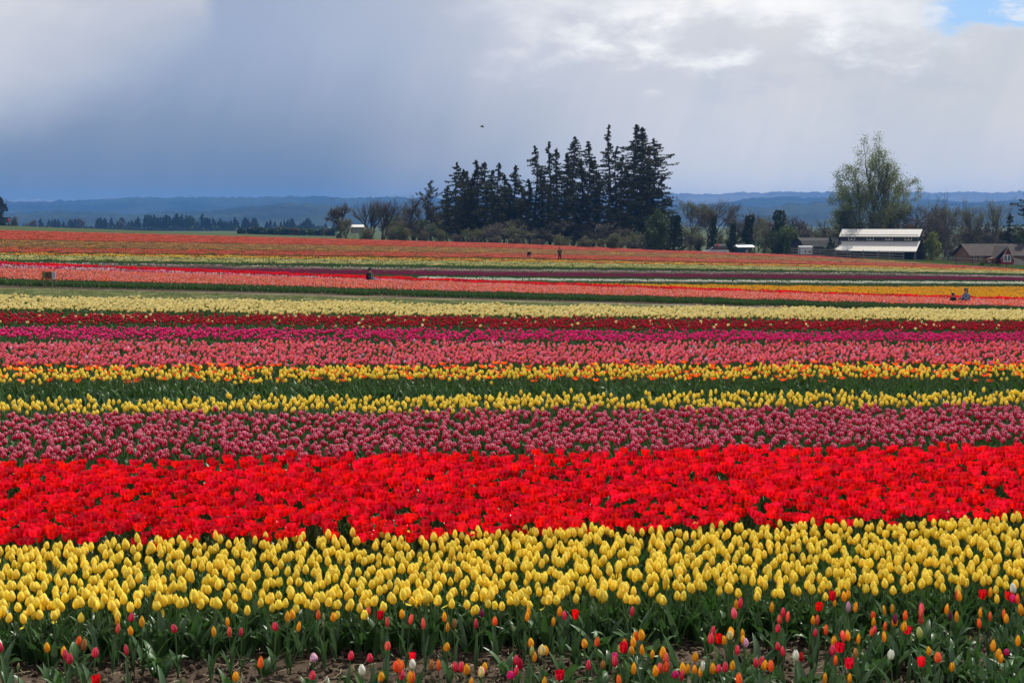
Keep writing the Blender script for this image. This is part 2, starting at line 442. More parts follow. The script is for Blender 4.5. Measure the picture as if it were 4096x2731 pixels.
def petal_grid(R, H, tipr, wmax, nw, nh, pinch=.45, inner_s=.9, ruffle=0., seed=0, only=None, tipw=.6):
    """six overlapping petals: returns vertices, quads and the (edge, height, random) attribute"""
    r = random.Random(seed); V = []; F = []; A = []
    for k in range(6):
        if only is not None and k not in only: continue
        inn = k % 2; ang = k*math.pi/3 + r.uniform(-.08, .08); f = (inner_s if inn else 1.0)
        hh = H*(1 + r.uniform(-.05, .05)); tr = tipr*(1 + r.uniform(-.25, .25)); b = len(V)
        for j in range(nh+1):
            t = j/nh
            if t < pinch: rr = (1-(1-t/pinch)**2)**.5*(1-.12) + .12
            else: q = (t-pinch)/(1-pinch); rr = 1 + (tr-1)*q**1.6
            w = wmax*min(1, max(0.0, (1-t)/.38))**tipw*min(1, .5+t*1.9)
            if j == nh: w = wmax*.06
            for i in range(-nw, nw+1):
                s = i/nw; phi = ang + s*w
                ra = R*f*rr*(1 + .05*s*s*(1 if inn else -1)) + ruffle*R*r.uniform(-1, 1)*t
                z = hh*t*(1 - .05*s*s*t) + ruffle*.5*H*r.uniform(-1, 1)*t
                V.append((ra*math.cos(phi), ra*math.sin(phi), z)); A.append((max(abs(s), (t-.72)/.28), t, 0))
        m = 2*nw+1
        for j in range(nh):
            for i in range(m-1): F.append((b+j*m+i, b+j*m+i+1, b+(j+1)*m+i+1, b+(j+1)*m+i))
    return np.array(V, float), np.array(F, int), np.array(A, float)
def spindle(R, H, n=4):
    V = [(0, 0, 0)]; A = [(0, 0, 0)]
    for rr, t in ((.95, .35), (.8, .72)):
        for i in range(n):
            a = 2*math.pi*i/n + t; V.append((R*rr*math.cos(a), R*rr*math.sin(a), H*t)); A.append((.5*(t > .5)*(i % 2)*2, t, 0))
    V.append((0, 0, H)); A.append((1, 1, 0)); F = []
    for i in range(n):
        j = (i+1) % n
        F += [(0, 1+j, 1+i, 1+i), (1+i, 1+j, 1+n+j, 1+n+i), (1+n+i, 1+n+j, 1+2*n, 1+2*n)]
    return np.array(V, float), np.array(F, int), np.array(A, float)
def leaf_grid(L, W, lean, droop, az, n=6, twist=.3, base=(0, 0, 0), fold=.35):
    V = []; F = []; A = []; p = np.array(base, float); ang = lean
    ca, sa = math.cos(az), math.sin(az)
    for j in range(n+1):
        t = j/n; w = W*.5*(math.sin(math.pi*min(1, t*.93+.05)**.8))*(1 if t < .97 else .2)
        tw = twist*t
        side = np.array([-sa*math.cos(tw), ca*math.cos(tw), math.sin(tw)])
        up = np.array([-math.cos(ang)*ca, -math.cos(ang)*sa, math.sin(ang)])
        for s in (-1, 0, 1): V.append(p + side*w*s + up*(fold*w*abs(s))); A.append((abs(s), t, 0))
        ang2 = lean + droop*t**1.5
        p = p + np.array([math.sin(ang2)*ca, math.sin(ang2)*sa, math.cos(ang2)])*L/n; ang = ang2
    for j in range(n):
        for i in range(2): b = j*3+i; F.append((b, b+1, b+4, b+3))
    return np.array(V), np.array(F, int), np.array(A, float)
def stem_grid(h, r0, bend, n=4, k=4):
    V = []; F = []
    for j in range(k+1):
        t = j/k
        for i in range(n):
            a = 2*math.pi*i/n; V.append((bend[0]*t*t + r0*math.cos(a), bend[1]*t*t + r0*math.sin(a), h*t))
    for j in range(k):
        for i in range(n): i2 = (i+1) % n; F.append((j*n+i, j*n+i2, (j+1)*n+i2, (j+1)*n+i))
    return np.array(V), np.array(F, int), np.zeros((len(V), 3))
def merge(parts):                # [(V,F,A,mi)]
    Vs = []; Fs = []; As = []; Ms = []; b = 0
    for V, F, A_, mi in parts:
        Vs.append(V); Fs.append(F+b); As.append(A_); Ms.append(np.full(len(F), mi)); b += len(V)
    return np.concatenate(Vs), np.concatenate(Fs), np.concatenate(As), np.concatenate(Ms)
def rotz(V, a):
    c, s = math.cos(a), math.sin(a); W = V.copy(); W[:, 0] = V[:, 0]*c - V[:, 1]*s; W[:, 1] = V[:, 0]*s + V[:, 1]*c; return W
def tilt(V, ax, a):              # tilt about a horizontal axis
    M_ = np.array(Matrix.Rotation(a, 3, Vector((math.cos(ax), math.sin(ax), 0)))); return V @ M_.T

# shape of each kind: radius, bloom height, tip radius, petal half width, ruffle, tip width power, leaf material
SH = {k: (.026, .062, .30, .95, 0, .6) for k in FM}
SH['yellow'] = (.0225, .069, .26, 1.0, 0, .55)
SH['red'] = (.041, .062, 1.05, .80, .10, .35)
SH['maroon'] = (.030, .060, .42, .78, 0, .75)
SH['pink'] = (.021, .066, .30, .80, .02, .8)
SH['coral'] = SH['lightcoral'] = (.023, .064, .45, .8, .02, .8)
SH['magenta'] = (.029, .050, .40, .95, 0, .5); SH['orange'] = (.046, .045, 1.5, .6, .1, .6)
SH['pale'] = (.030, .058, .40, .95, 0, .5); SH['darkred'] = (.025, .064, .35, .95, 0, .55)
SH['gold'] = (.022, .066, .22, .85, 0, .75); SH['bud'] = (.013, .045, .15, 1.0, 0, .7)
SH['flame'] = (.021, .064, .40, .75, 0, .9); SH['redpink'] = (.022, .062, .38, .78, 0, .8)
SH['vermilion'] = (.026, .06, .6, .8, .03, .6)
def bloom(kind, lod, seed, sc=1.0):
    R, H, tp, w, rf, tw = SH[kind]
    if lod == 0: return petal_grid(R*sc, H*sc, tp, w, 2, 7, seed=seed, ruffle=rf*.6, tipw=tw)
    if lod == 1: return petal_grid(R*sc, H*sc, tp, w, 1, 4, seed=seed, ruffle=rf*.6, tipw=tw)
    if lod == 2: return petal_grid(R*sc, H*sc, tp, w, 1, 2, seed=seed, ruffle=rf*.4, only=(0, 1, 2, 3, 4, 5) if tp > 1 else (0, 2, 4), tipw=tw)
    return spindle(R*sc*1.15*(1.15 if tp > 1 else 1), H*sc)
def tulip_parts(kind, lod, seed, h=.42, nleaf=3, tl=.12):
    """bloom, stem and leaves of one plant standing at the origin"""
    r = random.Random(seed*7+3); H = SH[kind][1]; sh = h - H
    bend = (r.uniform(-.03, .03), r.uniform(-.03, .03))
    sv = SH[kind]
    if seed % 13 % 5 == 4 and kind != 'red': SH[kind] = (sv[0]*1.12, sv[1]*.95, sv[2]*1.8, *sv[3:])
    V, F, A_ = bloom(kind, lod, seed); SH[kind] = sv; V = tilt(rotz(V, r.uniform(0, 6)), r.uniform(0, 6.28), r.uniform(0, tl)) + np.array([bend[0], bend[1], sh-.003])
    st = stem_grid(sh, .0045 if lod < 2 else .006, bend, 5 if lod == 0 else 3, 4 if lod == 0 else 1)
    lv = []
    for i in range(nleaf):
        az = r.uniform(0, 6.28); L = r.uniform(.20, .30)*h/.42
        lv.append(leaf_grid(L, r.uniform(.034, .062), r.uniform(.08, .35), r.uniform(.2, 1.5), az, 6 if lod == 0 else (4 if lod == 1 else 2), r.uniform(-.8, .8), (0, 0, r.uniform(0, .05))))
    return (V, F, A_), st, lv
HIDE = {}
def source_collection(key):
    c = bpy.data.collections.new(key); HIDE[key] = c; return c
def tulip_source(kind, lod, nvar=6, h=.42, nleaf=3, tl=.14):
    key = 'src_%s_%d_%d' % (kind, lod, int(h*100))
    if key in HIDE: return HIDE[key], nvar
    c = source_collection(key)
    for i in range(nvar):
        b, st, lv = tulip_parts(kind, lod, i*13+len(kind), h, nleaf, tl)
        V, F, A_, M_ = merge([(*b, 0), (*st, 1)] + [(*l, 2) for l in lv])
        me = np_mesh('%s_%02d' % (key, i), V, F, [FM[kind], M_stem, M_leaf], M_, attr=A_)
        c.objects.link(bpy.data.objects.new('%s_%02d' % (key, i), me))
    return c, nvar
def clump_source(kind, size, n, lod, nvar=4, h=.42, leafs=1.0):
    key = 'clump_%s_%d_%d' % (kind, int(size*100), int(h*100))
    if key in HIDE: return HIDE[key], nvar
    c = source_collection(key)
    for i in range(nvar):
        r = random.Random(i+77); parts = []
        for q in range(n):
            hh = h*r.uniform(.88, 1.06)
            V, F, A_ = bloom(kind, lod, r.randrange(999), r.uniform(1.0, 1.25)); V = tilt(rotz(V, r.uniform(0, 6)), r.uniform(0, 6.28), r.uniform(0, .2))
            px, py = r.uniform(-.5, .5)*size, r.uniform(-.5, .5)*size; rn = r.random()
            A2 = A_.copy(); A2[:, 2] = rn
            parts.append((V + np.array([px, py, hh-SH[kind][1]]), F, A2, 0))
            st = stem_grid(hh-SH[kind][1], .006, (0, 0), 3, 1); parts.append((st[0]+np.array([px, py, 0]), st[1], st[2], 1))
        for q in range(int(n*1.6*leafs)):
            l = leaf_grid(r.uniform(.2, .3), r.uniform(.05, .08), r.uniform(.1, .5), r.uniform(.2, 1.4), r.uniform(0, 6.28), 2, r.uniform(-.8, .8),
                          (r.uniform(-.5, .5)*size, r.uniform(-.5, .5)*size, 0)); parts.append((*l, 2))
        V, F, A_, M_ = merge(parts)
        me = np_mesh('%s_%02d' % (key, i), V, F, [FM[kind], M_stem, M_leaf], M_, attr=A_)
        c.objects.link(bpy.data.objects.new('%s_%02d' % (key, i), me))
    return c, nvar
NG = {}
def scatter_group(colls):
    """geometry nodes: instance the members of each collection on the points whose attribute 'src' names it"""
    key = '|'.join(c.name for c in colls)
    if key in NG: return NG[key]
    ng = bpy.data.node_groups.new('scatter', 'GeometryNodeTree'); NG[key] = ng
    ng.interface.new_socket('Geometry', in_out='INPUT', socket_type='NodeSocketGeometry')
    ng.interface.new_socket('Geometry', in_out='OUTPUT', socket_type='NodeSocketGeometry')
    N = ng.nodes; Lk = ng.links
    gi = N.new('NodeGroupInput'); go = N.new('NodeGroupOutput'); jn = N.new('GeometryNodeJoinGeometry'); Lk.new(jn.outputs[0], go.inputs[0])
    def attr(nm, ty):
        a = N.new('GeometryNodeInputNamedAttribute'); a.data_type = ty; a.inputs[0].default_value = nm; return a.outputs[0]
    rot = N.new('FunctionNodeEulerToRotation'); Lk.new(attr('rot', 'FLOAT_VECTOR'), rot.inputs[0])
    scl = attr('scl', 'FLOAT_VECTOR'); idx = attr('idx', 'INT'); src = attr('src', 'INT')
    for i, c in enumerate(colls):
        ci = N.new('GeometryNodeCollectionInfo'); ci.inputs['Collection'].default_value = c
        ci.inputs['Separate Children'].default_value = True; ci.inputs['Reset Children'].default_value = True
        cp = N.new('FunctionNodeCompare'); cp.data_type = 'INT'; cp.operation = 'EQUAL'
        ia = [s for s in cp.inputs if s.type == 'INT']; Lk.new(src, ia[0]); ia[1].default_value = i
        ip = N.new('GeometryNodeInstanceOnPoints'); Lk.new(gi.outputs[0], ip.inputs['Points']); Lk.new(cp.outputs[0], ip.inputs['Selection'])
        Lk.new(ci.outputs[0], ip.inputs['Instance']); ip.inputs['Pick Instance'].default_value = True
        Lk.new(idx, ip.inputs['Instance Index']); Lk.new(rot.outputs[0], ip.inputs['Rotation']); Lk.new(scl, ip.inputs['Scale'])
        Lk.new(ip.outputs[0], jn.inputs[0])
    return ng
def scatter(name, P_, ROT, SCL, IDX, SRC, colls, label, cat, group=None):
    me = bpy.data.meshes.new(name); me.vertices.add(len(P_)); me.vertices.foreach_set('co', np.asarray(P_, np.float32).ravel())
    for nm, ty, arr, fn in (('rot', 'FLOAT_VECTOR', ROT, 'vector'), ('scl', 'FLOAT_VECTOR', SCL, 'vector'), ('idx', 'INT', IDX, 'value'), ('src', 'INT', SRC, 'value')):
        a = me.attributes.new(nm, ty, 'POINT'); a.data.foreach_set(fn, np.asarray(arr, np.float32 if 'F' in ty else np.int32).ravel())
    me.update(); o = mesh_obj(name, me); md = o.modifiers.new('scatter', 'NODES'); md.node_group = scatter_group(colls)
    tag(o, label, cat, group, 'stuff'); return o

# ------------------------------------------------------------------ the planting
US = np.array([-200., 0., 512., 875., 1024., 1240.])
def pl(a, b, c, d):              # picture rows at u = 0, 512, 875, 1024, extended both ways
    ys = np.array([a, b, c, d], float); s0 = (b-a)/512; s1 = (d-c)/149
    return lambda u: np.interp(u, US, [a-200*s0, a, b, c, d, d+216*s1])
EDGE_R = lambda u: np.interp(u, [0, 780, 828, 880, 915, 1024, 1240], [0, 0, 256.3, 259.3, 261.6, 268.8, 284])
CORAL_BACK = pl(260.8, 280.3, 293.0, 297.0)
def plant_points(fb, ff, hb, dens, seed, cut=None, limit=None, Dlo=6.5, Dhi=303):
    r = np.random.default_rng(seed)
    us = np.linspace(-180, 1204, 17); Ds = np.linspace(Dlo, Dhi, 3000); lo, hi = 1e9, 0
    for u in us:
        k = ray(u, 300)[0]; vv = proj(k*Ds, Ds, terr(k*Ds, Ds)+hb)[1]
        ok = (vv >= fb(u)) & (vv <= ff(u))
        if ok.any(): lo = min(lo, Ds[ok].min()); hi = max(hi, Ds[ok].max())
    if hi == 0: return np.zeros((0, 3))
    lo -= .3; hi += .5
    p = 1/math.sqrt(dens); ny = int((hi-lo)/p)+1; xm = .42*hi + 1.9; nx = int(2*xm/p)+1
    I, J = np.meshgrid(np.arange(nx), np.arange(ny))
    x = -xm + (I.ravel() + (J.ravel() % 2)*.5 + r.uniform(-.42, .42, I.size))*p
    D = lo + (J.ravel() + r.uniform(-.45, .45, I.size))*p
    k = np.abs(x) < .42*D + 1.7; x = x[k]; D = D[k]
    z = terr(x, D); jit = r.uniform(-1, 1, len(x))
    u, v = proj(x, D, z + hb); vj = v
    b, f = fb(u), ff(u); ok = (vj >= b) & (vj <= f)
    ok &= v >= EDGE_R(u)
    if cut is not None: ok &= v <= cut(u)
    if limit is not None: ok &= limit(u, x, D)
    return np.stack([x[ok], D[ok], z[ok]], 1)
def wave(P_, seed):              # uneven growth along the beds
    x, y = P_[:, 0], P_[:, 1]; s = seed*1.7
    return .5*np.sin(x*1.9+s) + .35*np.sin(x*4.3-y*3+s*2) + .3*np.sin(y*5.1+x*.7+s) + .25*np.sin(x*9.7+y*7.7)
def do_band(name, fb, ff, hb, dens, mix, label, seed, lod, cut=None, limit=None, keep=0, thin=0.0):
    """lod 1/2: single plants; 3: small clumps; 4: large clumps of low plants"""
    if lod <= 2:
        P_ = plant_points(fb, ff, hb, dens, seed, cut, limit)
    else:
        size, n = ((.55, 11) if lod == 3 else (1.25, 42))
        n = max(3, int(n*dens/36)); P_ = plant_points(fb, ff, hb, 1/size**2*1.05, seed, cut, limit)
    r = np.random.default_rng(seed+500)
    if thin > 0 and len(P_):
        w = wave(P_, seed+3); P_ = P_[r.random(len(P_)) > thin*(1+w)]
    order = np.argsort(P_[:, 1]); P_ = P_[order]
    near, rest = P_[:keep], P_[keep:]
    n_ = len(rest)
    if n_:
        colls = [(tulip_source(k, lod, h=hb)[0] if lod <= 2 else clump_source(k, size, n, 2 if lod == 3 else 3, h=hb)[0]) for k, w in mix]
        nv = 6 if lod <= 2 else 4
        ws = np.array([w for k, w in mix], float); ws /= ws.sum()
        SRC = r.choice(len(mix), n_, p=ws); IDX = r.integers(0, nv, n_)
        hs = 1 + .06*wave(rest, seed) + r.normal(0, .065 if lod <= 2 else .02, n_)
        ws_ = r.uniform(.9, 1.12, n_)
        ROT = np.stack([r.normal(0, .05 if lod <= 2 else .01, n_), r.normal(0, .05 if lod <= 2 else .01, n_) , r.uniform(0, 6.28, n_)], 1)
        SCL = np.stack([ws_, ws_, hs], 1)
        scatter(name, rest - np.array([0, 0, .01]), ROT, SCL, IDX, SRC, colls, label, 'tulips', None)
    return near
stats = {}
B = [
 # name, back rows, front rows, height, density, mix, label, lod, cut
 ('coral_red_tulips', pl(229.5, 242.8, 253, 262), pl(238.6, 247.3, 259.0, 266), .42, 25, [('vermilion', 6), ('coral', 2)], 'farthest strip of coral red tulips along the crest of the field', 4, None),
 ('tan_orange_tulips', pl(239.2, 247.6, 259.2, 264), pl(246.0, 252.4, 261.8, 266.3), .40, 21, [('tan', 7), ('gold', 1.0)], 'broad strip of dull tan orange tulips behind the standing visitor', 4, None),
 ('orange_red_tulips', pl(246.4, 252.8, 262.0, 266.8), pl(251.0, 257.0, 264.8, 268.9), .42, 26, [('vermilion', 6), ('coral', 2), ('tan', 1)], 'narrow strip of orange red tulips in front of the tan strip', 4, None),
 ('golden_tulips', pl(251.8, 258.2, 265.3, 269.1), pl(253.8, 260.8, 267.0, 270.8), .42, 17, [('gold', 6), ('vermilion', 1.6), ('yellow', 2)], 'thin row of golden tulips flecked with red above the pale green strip', 4, None),
 ('pale_yellow_green_tulips', pl(253.9, 261.0, 267.3, 270.9), pl(258.2, 265.2, 270.4, 272.9), .42, 17, [('greenyellow', 4), ('pale', 2)], 'strip of pale yellow green tulips thick with green leaves', 4, CORAL_BACK),
 ('blush_white_tulips', pl(261, 268.6, 272.2, 275.3), pl(262, 269.5, 273.2, 276.5), .36, 10, [('blush', 4), ('white', 1)], 'thin line of blush white tulips above the purple strip', 4, CORAL_BACK),
 ('purple_tulips', pl(264, 271.0, 274.8, 276.8), pl(268.0, 274.6, 277.8, 279.3), .42, 30, [('purple', 1)], 'long strip of dark purple tulips across the middle distance', 3, CORAL_BACK),
 ('white_tulips', pl(270, 277.4, 280.5, 281), pl(271, 278.8, 281.8, 282.6), .42, 26, [('white', 1)], 'thin line of white tulips between the purple and gold strips', 3, CORAL_BACK),
 ('deep_yellow_tulips', pl(277, 281.6, 285.6, 285.8), pl(279, 293, 292.7, 297.0), .42, 26, [('gold', 1)], 'wedge of deep yellow tulips widening towards the right edge', 3, CORAL_BACK),
 ('scarlet_tulips', CORAL_BACK, pl(262.8, 282.0, 294.0, 298.0), .46, 42, [('darkred', 2), ('red', 3)], 'single scarlet row along the back of the coral strip', 3, None),
 ('pink_white_tulips', pl(263, 283.5, 295, 299), pl(265.8, 283.6, 295, 299), .42, 26, [('blush', 2), ('magenta', 2), ('white', .5)], 'short wedge of pink and white tulips at the left end behind the coral strip', 3, None),
]
for i, (nm, fb, ff, hb, dn, mx_, lb, lod, ct) in enumerate(B):
    do_band(nm, fb, ff, hb, dn, mx_, lb, 40+i, lod, cut=ct)
do_band('coral_tulips', pl(266.4, 282.4, 294.2, 298.2), pl(276.0, 290.2, 300.3, 304.3), .42, 34, [('coral', 5), ('lightcoral', 2.4), ('vermilion', 2), ('pink', 2), ('blush', .7)], 'wide strip of salmon coral tulips behind the grass path', 60, 2)
do_band('cream_yellow_tulips', pl(294.0, 303.6, 307.4, 309.2), pl(306.0, 313, 316.5, 317.5), .44, 54, [('pale', 1)], 'strip of cream yellow tulips in front of the grass path', 61, 1, thin=.10)
do_band('dark_red_tulips', pl(311.0, 316.2, 319.0, 320.0), pl(319.5, 324, 326.5, 327.5), .46, 56, [('darkred', 34), ('pale', 1)], 'narrow strip of dark crimson tulips', 62, 1)
do_band('magenta_tulips', pl(325.0, 328.4, 330.3, 331.0), pl(335.5, 337, 338, 338.5), .42, 58, [('magenta', 1)], 'narrow strip of magenta tulips between crimson and pink', 63, 1)
do_band('pink_tulips', pl(339.5, 340.0, 340.5, 341), pl(361, 360, 359.5, 359), .40, 72, [('pink', 9), ('coral', 1), ('blush', .3)], 'wide strip of salmon pink tulips', 64, 1, thin=.08)
do_band('orange_tulips', pl(362.0, 361.0, 360.2, 359.5), pl(377, 376, 375, 374), .37, 11, [('orange', 1)], 'open orange tulips peeping out between the yellow ones behind', 65, 1)
do_band('yellow_tulips', pl(364.5, 364, 362.5, 361.5), pl(375, 374, 372.5, 371.5), .46, 54, [('yellow', 1)], 'yellow tulips in the second yellow strip from the back, above green leaves', 66, 1, thin=.12)
do_band('yellow_tulips', pl(396.5, 391.5, 389.5, 388), pl(407, 404, 400.5, 399), .42, 72, [('yellow', 1)], 'narrow strip of yellow tulips behind the maroon ones', 67, 1, thin=.15)
near_mar = do_band('maroon_tulips', pl(412, 407, 403.5, 402), pl(455, 448, 440, 435), .36, 78, [('maroon', 1)], 'maroon white edged tulips filling the back of their strip', 68, 1, keep=300, thin=.08)
near_red = do_band('red_tulips', pl(460, 449, 443.5, 441.5), pl(535, 525, 513, 508), .38, 98, [('red', 1)], 'open scarlet tulips packed across the back of the red strip', 69, 1, keep=300)
near_yel = do_band('yellow_tulips', pl(539, 524.5, 516, 513.5), pl(606, 593, 581, 577), .36, 160, [('yellow', 1)], 'egg shaped yellow tulips in the back rows of the front strip', 70, 1, keep=300, thin=.14)
print('points', len(near_yel), len(near_red), len(near_mar))

# ---- the nearest plants one by one
def tulip_kit(kind, name, h, nvar, nleaf, droop_one=False, seed=0):
    kit = []
    for i in range(nvar):
        b, st, lv = tulip_parts(kind, 0, seed+i*5+1, h, nleaf, .16)
        if droop_one and i == nvar-1:   # one petal fallen open
            R, H, tp, w, rf, tw = SH[kind]
            V1, F1, A1 = petal_grid(R, H, tp, w, 2, 7, seed=i, only=(1, 2, 3, 4, 5), tipw=tw)
            V2, F2, A2 = petal_grid(R, H, 1.0, w*.8, 2, 7, seed=i, only=(0,), tipw=tw)
            V2 = tilt(V2 - np.array([0, 0, 0]), math.pi/2, 2.0) + np.array([0, 0, .004])
            top = np.array([b[0][:, 0].mean(), b[0][:, 1].mean(), h-H])
            V, F, A_, M_ = merge([(V1, F1, A1, 0), (V2, F2, A2, 0)]); b = (V+top, F, A_)
        kit.append((np_mesh(name+'_bloom', b[0], b[1], [FM[kind]], attr=b[2]),
                    np_mesh(name+'_stem', st[0], st[1], [M_stem]),
                    [np_mesh(name+'_leaf', l[0], l[1], [M_leaf if j % 2 else M_leafb]) for j, l in enumerate(lv)]))
    return kit
def plant_tulip(name, kitv, loc, rz, sc, hs, label, cat, group, lean=(0, 0)):
    e = bpy.data.objects.new(name, None); COL.objects.link(e); e.empty_display_size = .05
    e.location = loc; e.rotation_euler = (lean[0], lean[1], rz); e.scale = (sc, sc, hs)
    e['label'] = label; e['category'] = cat; e['group'] = group
    for nm, me in [('bloom', kitv[0]), ('stem', kitv[1])] + [('leaf', m_) for m_ in kitv[2]]:
        if me is None: continue
        c = bpy.data.objects.new(nm, me); COL.objects.link(c); c.parent = e
    return e
def plant_near(P_, kind, name, h, nleaf, label, group, seed, nvar=6, droop=False):
    kit = tulip_kit(kind, name, h, nvar, nleaf, droop, seed); r = np.random.default_rng(seed)
    w = wave(P_, seed)
    for i, p in enumerate(P_):
        v = int(r.integers(0, nvar-1)) if (not droop or r.random() > .06) else nvar-1
        s = r.uniform(.9, 1.1)
        plant_tulip(name, kit[v], (p[0], p[1], p[2]-.01), r.uniform(0, 6.28), s, s*(1+.06*w[i]+r.normal(0, .05)), label, 'tulip', group, (r.normal(0, .085), r.normal(0, .085)))
plant_near(near_yel, 'yellow', 'yellow_tulip', .36, 3, 'egg shaped yellow tulip in the front rows of the nearest yellow strip', 'yellow tulips in the front rows', 3, 7, True)
plant_near(near_red, 'red', 'red_tulip', .38, 2, 'wide open scarlet tulip packed among others just behind the nearest yellow strip', 'scarlet tulips at the front of the red strip', 4)
plant_near(near_mar, 'maroon', 'maroon_tulip', .36, 2, 'maroon tulip with white petal edges just behind the open scarlet tulips', 'maroon tulips at the front of their strip', 5)
